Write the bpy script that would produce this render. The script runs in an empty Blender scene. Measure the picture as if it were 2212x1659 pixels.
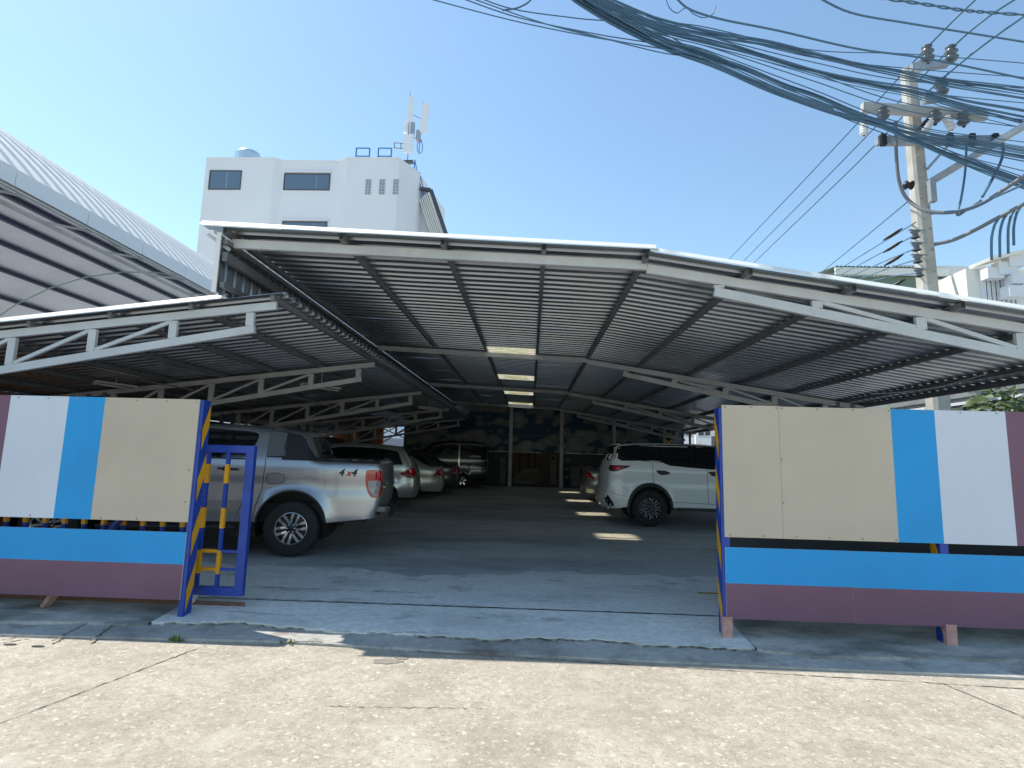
import bpy, bmesh, math, random
from mathutils import Vector, Matrix
random.seed(7)
R = math.radians
sc = bpy.context.scene
COL = sc.collection

# ---------------------------------------------------------------- camera
# world axes: X right, Y into the car park, Z up; camera stands on the road at the origin
FPX, CX, CY = 1227.0, 1106.0, 829.5          # focal length and centre of a 2212 px wide frame
CAM = Vector((0, 0, 1.455))
_d = Vector(((1145-CX)/FPX, -(1000-CY)/FPX, -1)).normalized()
_u = Vector((234/FPX, 8860/FPX, -1)); _u = (_u - _d*_u.dot(_d)).normalized()
_r = _d.cross(_u)
ROT = Matrix((_r, _d, _u))                    # camera axes -> world axes
cam_data = bpy.data.cameras.new('camera'); cam = bpy.data.objects.new('camera', cam_data)
COL.objects.link(cam); sc.camera = cam
cam.matrix_world = Matrix.Translation(CAM) @ ROT.to_4x4()
cam_data.sensor_width = 36.0; cam_data.lens = 36.0*FPX/2212.0
cam_data.clip_start = 0.05; cam_data.clip_end = 3000
def at(u, v, Y):
    """world point that stands at depth Y"""
    r = ROT @ Vector(((u-CX)/FPX, -(v-CY)/FPX, -1)); return CAM + r*(Y/r.y)
def atz(u, v, Z):
    r = ROT @ Vector(((u-CX)/FPX, -(v-CY)/FPX, -1)); return CAM + r*((Z-CAM.z)/r.z)

# ---------------------------------------------------------------- sky, sun, exposure
SUN = Vector((-0.57, 0.25, 1.0)).normalized()  # towards the sun
w = bpy.data.worlds.new('World'); sc.world = w; w.use_nodes = True
wn = w.node_tree.nodes; bg = wn['Background']
sky = wn.new('ShaderNodeTexSky'); sky.sky_type = 'NISHITA'; sky.sun_disc = False
sky.sun_elevation = math.asin(SUN.z); sky.sun_rotation = math.atan2(SUN.x, SUN.y)
sky.air_density = 1.2; sky.dust_density = 0.35; sky.ozone_density = 2.0; sky.altitude = 10
tint = wn.new('ShaderNodeMixRGB'); tint.blend_type = 'MULTIPLY'; tint.inputs[0].default_value = 1; tint.inputs[2].default_value = (.85, .905, .86, 1)
w.node_tree.links.new(sky.outputs[0], tint.inputs[1]); w.node_tree.links.new(tint.outputs[0], bg.inputs[0]); bg.inputs[1].default_value = 0.13
sl = bpy.data.lights.new('sun', 'SUN'); sl.energy = 3.3; sl.angle = R(0.53); sl.color = (1, .95, .86)
so = bpy.data.objects.new('sun', sl); COL.objects.link(so)
so.rotation_euler = (-SUN).to_track_quat('-Z', 'Y').to_euler(); so.location = (-20, 10, 40)
vs = sc.view_settings; vs.view_transform = 'Standard'; vs.look = 'None'; vs.exposure = 0.92; vs.gamma = 1.0
vs.use_curve_mapping = False
sc.cycles.max_bounces = 8; sc.cycles.diffuse_bounces = 5; sc.cycles.transparent_max_bounces = 12

# ---------------------------------------------------------------- helpers
BASE = {}
class MB:
    def __init__(s): s.v = []; s.f = []; s.m = []
    def add(s, vs_, fs, mi=0):
        o = len(s.v); s.v += [tuple(v) for v in vs_]
        for f in fs: s.f.append(tuple(i+o for i in f)); s.m.append(mi)
        return s
    def box(s, lo, hi, mi=0):
        (a, b, c), (d, e, f) = lo, hi
        return s.add([(a,b,c),(d,b,c),(d,e,c),(a,e,c),(a,b,f),(d,b,f),(d,e,f),(a,e,f)],
              [(0,3,2,1),(4,5,6,7),(0,1,5,4),(1,2,6,5),(2,3,7,6),(3,0,4,7)], mi)
    def bar(s, p0, p1, wd, ht, up=(0,0,1), mi=0):
        p0, p1, up = Vector(p0), Vector(p1), Vector(up)
        t = (p1-p0).normalized(); sd = t.cross(up)
        if sd.length < 1e-4: sd = t.cross(Vector((0,1,0)))
        sd.normalize(); n = sd.cross(t).normalized(); a = sd*wd/2; b = n*ht/2
        return s.add([p0-a-b,p0+a-b,p0+a+b,p0-a+b,p1-a-b,p1+a-b,p1+a+b,p1-a+b],
              [(0,3,2,1),(4,5,6,7),(0,1,5,4),(1,2,6,5),(2,3,7,6),(3,0,4,7)], mi)
    def tube(s, pts, r, n=8, mi=0, caps=True):
        pts = [Vector(p) for p in pts]; o = len(s.v); k = len(pts)
        rs = r if isinstance(r, (list, tuple)) else [r]*k
        ref = None
        for i, p in enumerate(pts):
            t = (pts[min(i+1,k-1)]-pts[max(i-1,0)]).normalized()
            if ref is None: ref = Vector((0,0,1)) if abs(t.z) < .9 else Vector((1,0,0))
            a = (ref - t*ref.dot(t)).normalized(); b = t.cross(a); ref = a
            for j in range(n):
                q = 2*math.pi*j/n; s.v.append(tuple(p + (a*math.cos(q)+b*math.sin(q))*rs[i]))
        for i in range(k-1):
            for j in range(n):
                s.f.append((o+i*n+j, o+i*n+(j+1)%n, o+(i+1)*n+(j+1)%n, o+(i+1)*n+j)); s.m.append(mi)
        if caps:
            s.f.append(tuple(o+j for j in range(n))[::-1]); s.m.append(mi)
            s.f.append(tuple(o+(k-1)*n+j for j in range(n))); s.m.append(mi)
        return s
    def lathe(s, prof, org, axis, n=24, mi=0):
        org, ax = Vector(org), Vector(axis).normalized()
        a = ax.orthogonal().normalized(); b = ax.cross(a); o = len(s.v); k = len(prof)
        for r, h in prof:
            for j in range(n):
                q = 2*math.pi*j/n; s.v.append(tuple(org + ax*h + (a*math.cos(q)+b*math.sin(q))*r))
        for i in range(k-1):
            for j in range(n):
                s.f.append((o+i*n+j, o+i*n+(j+1)%n, o+(i+1)*n+(j+1)%n, o+(i+1)*n+j)); s.m.append(mi)
        return s
    def extr(s, poly, fn, mi=0, t0=0, t1=1):
        """poly: 2D outline; fn(a, b, t) -> 3D; closed solid between t0 and t1"""
        n = len(poly)
        vs_ = [fn(a, b, t0) for a, b in poly] + [fn(a, b, t1) for a, b in poly]
        fs = [tuple(range(n))[::-1], tuple(range(n, 2*n))] + [(i, (i+1)%n, n+(i+1)%n, n+i) for i in range(n)]
        return s.add(vs_, fs, mi)
    def build(s, name, mats, parent=None, smooth=False, local=False, angle=None):
        me = bpy.data.meshes.new(name)
        b = Vector((0,0,0)) if (parent is None or local) else BASE.get(parent.name, Vector((0,0,0)))
        me.from_pydata([(x-b.x, y-b.y, z-b.z) for x, y, z in s.v], [], s.f)
        if not isinstance(mats, (list, tuple)): mats = [mats]
        for m_ in mats: me.materials.append(M[m_] if isinstance(m_, str) else m_)
        me.polygons.foreach_set('material_index', s.m)
        bm = bmesh.new(); bm.from_mesh(me); bmesh.ops.recalc_face_normals(bm, faces=bm.faces); bm.to_mesh(me); bm.free()
        if smooth or angle:
            me.polygons.foreach_set('use_smooth', [True]*len(me.polygons))
            if angle: me.set_sharp_from_angle(angle=R(angle))
        return link(name, me, parent, b)
def link(name, me, parent=None, b=None):
    o = bpy.data.objects.new(name, me); COL.objects.link(o)
    if parent: o.parent = parent; BASE[o.name] = b if b is not None else BASE.get(parent.name, Vector((0,0,0)))
    return o
def tag(o, label=None, cat=None, group=None, kind=None):
    if label: o['label'] = label
    if cat: o['category'] = cat
    if group: o['group'] = group
    if kind: o['kind'] = kind
    return o
def thing(name, label, cat, loc=(0,0,0), group=None, rz=0):
    o = bpy.data.objects.new(name, None); COL.objects.link(o); o.empty_display_size = .2
    o.location = loc; o.rotation_euler = (0,0,rz); BASE[o.name] = Vector(loc)
    return tag(o, label, cat, group)
def struct(o): o['kind'] = 'structure'; return o
def spline(pts, n=8):
    pts = [Vector(p) for p in pts]; out = []
    P = [pts[0]*2-pts[1]] + pts + [pts[-1]*2-pts[-2]]
    for i in range(1, len(P)-2):
        a, b, c, d = P[i-1:i+3]
        for k in range(n):
            t = k/n
            out.append(.5*((2*b)+(c-a)*t+(2*a-5*b+4*c-d)*t*t+(3*b-a-3*c+d)*t**3))
    return out + [pts[-1]]

# ---------------------------------------------------------------- materials
M = {}
def nodes(name):
    m = bpy.data.materials.new(name); m.use_nodes = True; M[name] = m
    return m, m.node_tree.nodes, m.node_tree.links, m.node_tree.nodes['Principled BSDF']
def mat(name, col, rough=.6, metal=0, var=.0, scale=6, bump=0, bscale=60, coat=0, spec=.5, grime=0):
    m, n, l, p = nodes(name)
    p.inputs['Roughness'].default_value = rough; p.inputs['Metallic'].default_value = metal
    p.inputs['Coat Weight'].default_value = coat; p.inputs['Coat Roughness'].default_value = .05
    p.inputs['Specular IOR Level'].default_value = spec
    c = (*col, 1)
    if var or grime:
        tc = n.new('ShaderNodeTexCoord'); nz = n.new('ShaderNodeTexNoise'); nz.inputs['Scale'].default_value = scale
        nz.inputs['Detail'].default_value = 8; nz.inputs['Roughness'].default_value = .65
        l.new(tc.outputs['Object'], nz.inputs['Vector'])
        rp = n.new('ShaderNodeValToRGB'); l.new(nz.outputs[0], rp.inputs[0])
        rp.color_ramp.elements[0].position = .3; rp.color_ramp.elements[1].position = .7
        rp.color_ramp.elements[0].color = (*[x*(1-var) for x in col], 1)
        rp.color_ramp.elements[1].color = (*[min(1, x*(1+var)) for x in col], 1)
        out = rp.outputs[0]
        if grime:
            n2 = n.new('ShaderNodeTexNoise'); n2.inputs['Scale'].default_value = scale*.35; n2.inputs['Detail'].default_value = 10
            l.new(tc.outputs['Object'], n2.inputs['Vector'])
            r2 = n.new('ShaderNodeValToRGB'); l.new(n2.outputs[0], r2.inputs[0])
            r2.color_ramp.elements[0].position = .52; r2.color_ramp.elements[1].position = .72
            r2.color_ramp.elements[0].color = (0,0,0,1); r2.color_ramp.elements[1].color = (grime,)*3+(1,)
            mx = n.new('ShaderNodeMixRGB'); l.new(r2.outputs[0], mx.inputs[0]); l.new(out, mx.inputs[1])
            mx.inputs[2].default_value = (*[x*.45 for x in (col[0], col[1]*.95, col[2]*.85)], 1); out = mx.outputs[0]
        l.new(out, p.inputs['Base Color'])
    else: p.inputs['Base Color'].default_value = c
    if bump:
        tc2 = n.new('ShaderNodeTexCoord'); bn = n.new('ShaderNodeTexNoise'); bn.inputs['Scale'].default_value = bscale
        bn.inputs['Detail'].default_value = 5; l.new(tc2.outputs['Object'], bn.inputs['Vector'])
        bb = n.new('ShaderNodeBump'); bb.inputs['Strength'].default_value = bump; bb.inputs['Distance'].default_value = .01
        l.new(bn.outputs[0], bb.inputs['Height']); l.new(bb.outputs[0], p.inputs['Normal'])
    return m
def ground_mat(name, c1, c2, big=.5, speck=None, sp_scale=60, stain=None, rough=.85, bump=.4, aniso=(1,1,1), bscale=90):
    """mottled concrete: two tones, fine aggregate specks, darker stains"""
    m, n, l, p = nodes(name); p.inputs['Roughness'].default_value = rough
    tc = n.new('ShaderNodeTexCoord'); mp = n.new('ShaderNodeMapping'); mp.inputs['Scale'].default_value = aniso
    l.new(tc.outputs['Object'], mp.inputs[0])
    def noise(scale, detail=8, rg=.6):
        q = n.new('ShaderNodeTexNoise'); q.inputs['Scale'].default_value = scale; q.inputs['Detail'].default_value = detail
        q.inputs['Roughness'].default_value = rg; l.new(mp.outputs[0], q.inputs[0]); return q.outputs[0]
    def ramp(src, a, b, ca, cb):
        q = n.new('ShaderNodeValToRGB'); l.new(src, q.inputs[0]); e = q.color_ramp.elements
        e[0].position, e[1].position = a, b; e[0].color = (*ca, 1); e[1].color = (*cb, 1); return q.outputs[0]
    def mix(f, a, b, mode='MIX'):
        q = n.new('ShaderNodeMixRGB'); q.blend_type = mode; l.new(f, q.inputs[0]); l.new(a, q.inputs[1])
        if isinstance(b, tuple): q.inputs[2].default_value = (*b, 1)
        else: l.new(b, q.inputs[2])
        return q.outputs[0]
    out = ramp(noise(big, 10, .7), .35, .65, c1, c2)
    fine = ramp(noise(14, 6, .7), .3, .7, (.78,)*3, (1.15,)*3)
    q = n.new('ShaderNodeMixRGB'); q.blend_type = 'MULTIPLY'; q.inputs[0].default_value = 1
    l.new(out, q.inputs[1]); l.new(fine, q.inputs[2]); out = q.outputs[0]
    if speck:
        for sc_, col, lo, hi in speck:
            f = ramp(noise(sc_, 3, .5), lo, hi, (0,0,0), (1,1,1)); out = mix(f, out, col)
    if stain:
        for sc_, col, lo, hi, amt in stain:
            f = ramp(noise(sc_, 9, .62), lo, hi, (0,0,0), (amt,)*3); out = mix(f, out, col)
    l.new(out, p.inputs['Base Color'])
    bb = n.new('ShaderNodeBump'); bb.inputs['Strength'].default_value = bump; bb.inputs['Distance'].default_value = .008
    l.new(noise(bscale, 6, .7), bb.inputs['Height']); l.new(bb.outputs[0], p.inputs['Normal'])
    return m
ground_mat('road', (.355,.31,.245), (.49,.44,.36), 1.6, speck=[(22,(.33,.285,.23),.54,.74),(55,(.24,.205,.165),.60,.70),(30,(.60,.56,.48),.58,.72),(85,(.14,.115,.095),.65,.70)],
           stain=[(.35,(.36,.31,.25),.48,.72,.6),(2.5,(.56,.515,.43),.54,.72,.5)], bump=.8)
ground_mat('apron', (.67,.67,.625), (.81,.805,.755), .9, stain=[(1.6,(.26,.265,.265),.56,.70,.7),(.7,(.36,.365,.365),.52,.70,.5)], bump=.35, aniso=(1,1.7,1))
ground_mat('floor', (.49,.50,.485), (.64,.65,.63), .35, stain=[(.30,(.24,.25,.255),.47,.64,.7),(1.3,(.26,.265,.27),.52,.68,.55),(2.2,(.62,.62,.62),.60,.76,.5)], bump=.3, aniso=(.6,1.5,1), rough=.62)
ground_mat('gutter', (.36,.355,.325), (.52,.51,.47), 1.1, stain=[(1.4,(.15,.09,.085),.53,.66,.75),(3,(.12,.12,.11),.56,.70,.6)], bump=.5)
ground_mat('verge', (.34,.335,.295), (.58,.57,.51), 1.2, stain=[(1.1,(.11,.12,.10),.46,.64,.8),(4,(.16,.11,.10),.60,.74,.6)], bump=.5, aniso=(1,2.2,1))
ground_mat('earth', (.28,.26,.23), (.38,.36,.32), .2)
mat('tan', (.525,.45,.35), .62, var=.06, scale=1.1, grime=.22, bump=.05, bscale=200)
mat('board_white', (.62,.665,.755), .6, var=.05, scale=1.1, grime=.18, bump=.05, bscale=200)
mat('board_blue', (.008,.30,.68), .55, var=.08, scale=1.3, grime=.15, bump=.05, bscale=200)
mat('board_purple', (.178,.086,.135), .62, var=.12, scale=1.3, grime=.2, bump=.05, bscale=200)
mat('board_edge', (.66,.64,.58), .7)
mat('steel_blue', (.010,.055,.36), .42, var=.18, scale=9, grime=.5)
mat('steel_yellow', (.72,.36,.012), .45, var=.10, scale=9, grime=.35)
mat('steel_white', (.56,.58,.59), .5, var=.10, scale=3, grime=.45)
mat('steel_grey', (.16,.17,.185), .5, var=.12, scale=3, grime=.3)
mat('foot', (.52,.30,.26), .85, var=.25, scale=14, grime=.6)
mat('rust', (.16,.09,.06), .9, var=.3, scale=20)
mat('screw', (.30,.27,.23), .5, metal=.2)
mat('sheet', (.40,.45,.50), .30, metal=.85, var=.07, scale=1.3, grime=.25)
mat('sheet_old', (.42,.44,.46), .42, metal=.5, var=.12, scale=1.1, grime=.4)
mat('trim', (.80,.80,.76), .5)
mat('concrete', (.47,.45,.40), .85, var=.14, scale=3, bump=.3, grime=.5)
mat('wall_white', (.74,.75,.77), .8, var=.025, scale=.25, grime=.10)
mat('wall_grey', (.52,.53,.55), .8, var=.05, scale=.3)
mat('wall_cream', (.80,.78,.70), .8, var=.03, scale=.3)
mat('wall_navy', (.02,.035,.08), .7, var=.15, scale=.8)
mat('wall_orange', (.42,.13,.03), .7, var=.15, scale=.8)
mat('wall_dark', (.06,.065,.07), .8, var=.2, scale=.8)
mat('glass_bld', (.10,.15,.21), .12, metal=.0, spec=1)
mat('glass_block', (.28,.32,.34), .25, var=.3, scale=4)
mat('frame_dark', (.06,.07,.08), .5)
mat('black', (.012,.012,.013), .5)
mat('rubber', (.022,.022,.023), .82, var=.2, scale=20)
mat('cable', (.07,.155,.24), .55)  # blue of haze and glare put into the dark cables' colour
mat('cable_grey', (.16,.17,.18), .6)
mat('porcelain', (.11,.12,.13), .25)
mat('porcelain_white', (.70,.70,.68), .2)
mat('galv', (.42,.43,.44), .45, metal=.7, var=.12, scale=8)
mat('roof_white', (.80,.78,.74), .45, var=.04, scale=.6, grime=.12)
mat('roof_green', (.16,.22,.15), .6)
mat('hall_soffit', (.74,.74,.78), .7, var=.06, scale=.5)
mat('hall_purlin', (.05,.07,.12), .6)
mat('hall_green', (.33,.44,.42), .7)
mat('antenna', (.78,.79,.80), .45)
mat('tank', (.50,.60,.70), .3, metal=.5)
mat('rail_blue', (.05,.20,.42), .5)
mat('leaf', (.075,.11,.028), .6, var=.35, scale=3)
mat('leaf_red', (.20,.07,.035), .6, var=.3, scale=3)
mat('bark', (.13,.10,.07), .9, var=.3, scale=10)
mat('lamp_body', (.55,.55,.52), .5)
mat('lamp_tube', (.75,.75,.72), .35)
# ribbed translucent sheet of the rooflights
m, n, l, p = nodes('rooflight'); n.remove(p)
tr = n.new('ShaderNodeBsdfTranslucent'); tr.inputs[0].default_value = (.58,.56,.48,1)
tp = n.new('ShaderNodeBsdfTransparent'); tp.inputs[0].default_value = (.95,.91,.80,1)
mx = n.new('ShaderNodeMixShader'); mx.inputs[0].default_value = .75
tc = n.new('ShaderNodeTexCoord'); sx = n.new('ShaderNodeSeparateXYZ'); l.new(tc.outputs['Generated'], sx.inputs[0])
def edge(sock):                                # clear share fades at the edges to soften the sun patches
    a = n.new('ShaderNodeMath'); a.operation = 'PINGPONG'; a.inputs[1].default_value = .5; l.new(sock, a.inputs[0])
    b_ = n.new('ShaderNodeMapRange'); b_.interpolation_type = 'SMOOTHSTEP'; b_.inputs[1].default_value = 0; b_.inputs[2].default_value = .22; l.new(a.outputs[0], b_.inputs[0]); return b_.outputs[0]
nzr = n.new('ShaderNodeTexNoise'); nzr.inputs['Scale'].default_value = 5; l.new(tc.outputs['Object'], nzr.inputs[0])
m1 = n.new('ShaderNodeMath'); m1.operation = 'MULTIPLY'; l.new(edge(sx.outputs[0]), m1.inputs[0]); l.new(edge(sx.outputs[1]), m1.inputs[1])
m2 = n.new('ShaderNodeMapRange'); m2.inputs[1].default_value = .3; m2.inputs[2].default_value = .6; m2.inputs[3].default_value = .65; m2.inputs[4].default_value = .95; l.new(nzr.outputs[0], m2.inputs[0])
m3 = n.new('ShaderNodeMath'); m3.operation = 'MULTIPLY'; l.new(m1.outputs[0], m3.inputs[0]); l.new(m2.outputs[0], m3.inputs[1]); l.new(m3.outputs[0], mx.inputs[0])
l.new(tr.outputs[0], mx.inputs[1]); l.new(tp.outputs[0], mx.inputs[2]); l.new(mx.outputs[0], n['Material Output'].inputs[0])
# car finishes
mat('paint_silver', (.42,.43,.45), .30, metal=.75, coat=1)
mat('paint_silver2', (.58,.59,.58), .32, metal=.7, coat=1)
mat('paint_champagne', (.62,.62,.55), .32, metal=.45, coat=1)
mat('paint_grey', (.10,.10,.105), .3, metal=.6, coat=1)
mat('paint_black', (.012,.012,.014), .2, coat=1)
mat('paint_white', (.84,.85,.85), .28, coat=1)
mat('paint_lgrey', (.34,.35,.35), .32, metal=.6, coat=1)
mat('glass_car', (.006,.008,.010), .04, spec=.8)
mat('plastic', (.022,.023,.025), .55)
mat('plastic_grey', (.16,.17,.18), .45, metal=.3)
mat('chrome', (.72,.73,.74), .12, metal=1)
mat('alloy', (.62,.63,.64), .24, metal=.9)
mat('alloy_dark', (.03,.03,.032), .35, metal=.4)
mat('lens_red', (.50,.004,.008), .12, coat=1)
mat('lens_clear', (.34,.33,.32), .12, coat=1)
mat('mark_red', (.45,.015,.015), .4)

# ---------------------------------------------------------------- ground, road, apron, floor
def floor_z(y): return max(0.0, .02*(y-7.0)) if y < 60 else 1.06
g = MB(); g.add([(-1500,-1500,-.16),(1500,-1500,-.16),(1500,1500,-.16),(-1500,1500,-.16)], [(0,1,2,3)])
struct(g.build('ground', 'earth'))
KX = [(-60, 4.78), (-4.5, 4.92), (-2.2, 5.02), (-.1, 4.92), (3.9, 4.82), (60, 4.6)]   # road edge line
def kerb_y(x):
    for (a, b), (c, d) in zip(KX, KX[1:]):
        if x <= c: return b + (d-b)*(x-a)/(c-a)
    return KX[-1][1]
g = MB(); xs = [-60,-20,-8] + [-6+.25*i for i in range(49)] + [8,20,60]
for a, b in zip(xs, xs[1:]):
    g.add([(a,-40,-.12),(b,-40,-.12),(b,kerb_y(b)+.25,-.12),(a,kerb_y(a)+.25,-.12)], [(0,1,2,3)])
road = struct(g.build('road', 'road'))
# slab joints in the road: narrow grooves filled with dirt
mat('joint', (.13,.115,.095), .95, var=.3, scale=20)
def ribbon(name, pts, wd, m, z, jit=.0, parent=None):
    b = MB(); L = []
    for i, (x, y) in enumerate(pts):
        dx = pts[min(i+1, len(pts)-1)][0]-pts[max(i-1, 0)][0]; dy = pts[min(i+1, len(pts)-1)][1]-pts[max(i-1, 0)][1]
        k = math.hypot(dx, dy); nx, ny = -dy/k, dx/k
        ww = wd*(1+random.uniform(-jit, jit)); zz = z(x, y) if callable(z) else z
        L += [(x-nx*ww/2, y-ny*ww/2, zz), (x+nx*ww/2, y+ny*ww/2, zz)]
    b.add(L, [(2*i, 2*i+1, 2*i+3, 2*i+2) for i in range(len(pts)-1)])
    return b.build(name, m, parent)
def jag(a, b, n, amp):
    return [(a[0]+(b[0]-a[0])*i/n + random.uniform(-amp, amp), a[1]+(b[1]-a[1])*i/n + random.uniform(-amp, amp)) for i in range(n+1)]
p0 = atz(-60, 1585, -.116); p1 = atz(445, 1393, -.116)
ribbon('joint', jag((p0.x,p0.y),(p1.x,p1.y),60,.006), .009, 'joint', -.1165, .7, road)
p0 = atz(2040, 1478, -.116); p1 = atz(2300, 1585, -.116)
ribbon('joint', jag((p0.x,p0.y),(p1.x,p1.y),40,.006), .010, 'joint', -.1165, .8, road)
p0 = atz(900, 1407, -.116); p1 = atz(2212, 1487, -.116)
ribbon('joint', jag((p0.x,p0.y),(p1.x,p1.y),90,.004), .009, 'joint', -.1165, .8, road)
p0 = atz(700, 1525, -.116); p1 = atz(1040, 1530, -.116)
ribbon('crack', jag((p0.x,p0.y),(p1.x,p1.y),40,.012), .005, 'joint', -.1165, .9, road)
# dark oil patch
g = MB(); c = atz(835, 1428, -.116)
for (dx, dy, rx, ry) in ((0,0,.14,.06),(.10,.10,.06,.05)):
    k = 22; g.add([(c.x+dx+rx*math.cos(6.283*i/k)*random.uniform(.6,1.15), c.y+dy+ry*math.sin(6.283*i/k)*random.uniform(.6,1.15), -.1168+dy*.002) for i in range(k)], [tuple(range(k))])
mat('oil', (.24,.22,.19), .9, var=.2, scale=15); g.build('stain', 'oil', road)
# gutter strip between road and slabs, slightly dished, with a small step up from the road
def lip_y(x):                                            # broken front edge of the slabs behind the gutter
    return kerb_y(x) + .34 + .05*math.sin(x*1.7+.4) + .03*math.sin(x*4.1) + .018*math.sin(x*9.3+1) + .012*math.sin(x*23) + .009*math.sin(x*41+2) + .006*math.sin(x*67)
g = MB(); xs = [-60,-20,-9] + [-7+.06*i for i in range(234)] + [9,20,60]
for a, b in zip(xs, xs[1:]):
    ka, kb, la, lb = kerb_y(a), kerb_y(b), kerb_y(a)+.62, kerb_y(b)+.62
    g.add([(a,ka,-.119),(b,kb,-.119),(b,kb,-.100),(a,ka,-.100),(b,lb,-.088),(a,la,-.088)], [(0,1,2,3),(3,2,4,5)])
gut = struct(g.build('gutter', 'gutter'))
gz = lambda x, y: -.100 + .012*min(1, max(0, (y-kerb_y(x))/.62)) + .003
for (u0, v0, u1, v1, wd) in ((112,1384,196,1342,.016), (196,1384,262,1338,.022), (120,1340,250,1338,.018), (-30,1388,60,1372,.014), (640,1384,700,1386,.010), (1690,1412,2212,1428,.012)):
    a, b = atz(u0, v0, -.095), atz(u1, v1, -.092); ribbon('crack', jag((a.x,a.y),(b.x,b.y),34,.012), wd, 'joint', gz, .85, gut)
for (u, v) in ((22,1392), (82,1396)):                    # weep holes at the road edge
    q = atz(u, v, -.117); b = MB(); k = 14; b.add([(q.x+.055*math.cos(6.283*i/k), q.y+.022*math.sin(6.283*i/k), -.1155) for i in range(k)], [tuple(range(k))]); b.build('weep_hole', 'black', road)
mat('weed', (.12,.17,.03), .7, var=.3, scale=8)
for (u, v, nb, lab) in ((385,1384,26,'small green weed in the road-edge crack left of the gateway'), (625,1389,14,'tiny weed at the road edge below the sunlit patch'), (1555,1405,10,'tiny weed at the slab corner by the right gate post')):
    q = atz(u, v, -.11); b = MB()
    for i in range(nb):
        a = random.uniform(0,6.28); L = random.uniform(.02,.06); o = Vector((q.x+random.uniform(-.08,.08), q.y+random.uniform(-.02,.02), -.115)); t = Vector((math.cos(a)*.6, math.sin(a)*.6, 1))*L; s_ = Vector((-math.sin(a), math.cos(a), 0))*.006
        b.add([o-s_, o+s_, o+t*.6+s_*.8, o+t, o+t*.6-s_*.8], [(0,1,2,3,4)])
    tag(b.build('weed', 'weed'), lab, 'weed', 'weeds along the road edge')
# entrance apron between the fences: a slab with a broken front edge rising to the floor
JOINT = 6.0
g = MB(); nx = 240; X0, X1 = -3.42, 1.98
def apron_z(y): return -.076 + .064*min(1, max(0, (y-5.25)/(JOINT-5.25)))
for i in range(nx):
    a, b = X0+(X1-X0)*i/nx, X0+(X1-X0)*(i+1)/nx
    la, lb = lip_y(a), lip_y(b)
    r1 = [(a, la, -.095), (b, lb, -.095), (b, lb, apron_z(lb)), (a, la, apron_z(la)), (b, 5.62, apron_z(5.62)), (a, 5.62, apron_z(5.62)), (b, JOINT, -.012), (a, JOINT, -.012)]
    g.add(r1, [(0,1,2,3),(3,2,4,5),(5,4,6,7)])
ap = struct(g.build('apron', 'apron'))
for (u, v) in ((1033,1331),(1172,1333)):
    q = atz(u, v, -.02); ribbon('drain_hole', [(q.x-.012,q.y),(q.x+.012,q.y+.004)], .02, 'black', lambda x,y: apron_z(y)+.0025, 0, ap)
for xa, xb, wd in ((-3.3, -2.0, .016), (-1.0, 1.95, .026)):              # dirt-filled gap at the broken slab edge
    k = int((xb-xa)/.03); ribbon('edge_gap', [(xa+(xb-xa)*i/k, lip_y(xa+(xb-xa)*i/k)-.008+random.uniform(-.006,.006)) for i in range(k+1)], wd, 'joint', -.0835, .75, ap)
ribbon('crack', jag((-2.0,5.23),(-.9,5.30),36,.014), .007, 'joint', lambda x,y: apron_z(y)+.003, .8, ap)
ribbon('crack', jag((-2.9,5.66),(-2.2,5.60),24,.012), .006, 'joint', lambda x,y: apron_z(y)+.003, .8, ap)
# concrete verge under each fence, sloping to the gutter, with a ragged foot
for nm, X0, X1 in (('verge', -14, -3.42), ('verge', 1.98, 16)):
    g = MB(); nx = int((X1-X0)/.06)
    for i in range(nx):
        a, b = X0+(X1-X0)*i/nx, X0+(X1-X0)*(i+1)/nx
        la, lb = lip_y(a)-.04, lip_y(b)-.04
        wv = lambda x, y: .006*math.sin(x*6+y*9)+.004*math.sin(x*17)
        P = []
        for x, ly in ((a, la), (b, lb)):
            P.append([(x, ly, -.095), (x, ly+.004, -.072+wv(x,1)*.5), (x, ly+.13, -.062+wv(x,2)), (x, 5.56, -.05+wv(x,3)*.5), (x, JOINT, -.012)])
        g.add(P[0]+P[1], [(k, 5+k, 6+k, k+1) for k in range(4)])
    struct(g.build(nm, 'verge', smooth=False))
# floor inside: gently climbing to the back wall
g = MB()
for a, b in ((JOINT, 6.6), (6.6, 7.25)):                # front floor toned paler for the brighter light at the entrance
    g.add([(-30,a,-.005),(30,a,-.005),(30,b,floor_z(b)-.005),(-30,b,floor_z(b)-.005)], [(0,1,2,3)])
xs2 = [-9+.08*i for i in range(226)]                     # ragged inner end where the painted entrance light stops
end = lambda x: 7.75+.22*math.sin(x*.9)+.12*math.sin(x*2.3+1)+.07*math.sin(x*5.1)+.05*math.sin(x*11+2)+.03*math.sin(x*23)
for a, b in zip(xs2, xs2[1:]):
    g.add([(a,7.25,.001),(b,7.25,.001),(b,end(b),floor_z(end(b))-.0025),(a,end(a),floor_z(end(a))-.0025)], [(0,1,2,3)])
struct(g.build('front_bay_lit_tone', 'apron'))
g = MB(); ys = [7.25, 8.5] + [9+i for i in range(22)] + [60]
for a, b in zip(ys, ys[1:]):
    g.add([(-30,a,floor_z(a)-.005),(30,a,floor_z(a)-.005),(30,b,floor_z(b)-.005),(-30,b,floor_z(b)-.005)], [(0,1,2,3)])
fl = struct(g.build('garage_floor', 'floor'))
ribbon('joint', jag((-3.3,6.03),(1.95,5.99),80,.006), .014, 'joint', -.0035, .9, fl)
ribbon('joint', jag((-3.3,6.55),(-1.2,6.52),40,.02), .012, 'joint', -.0015, .9, fl)
mat('line_yellow', (.42,.27,.03), .8, var=.3, scale=20)
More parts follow.
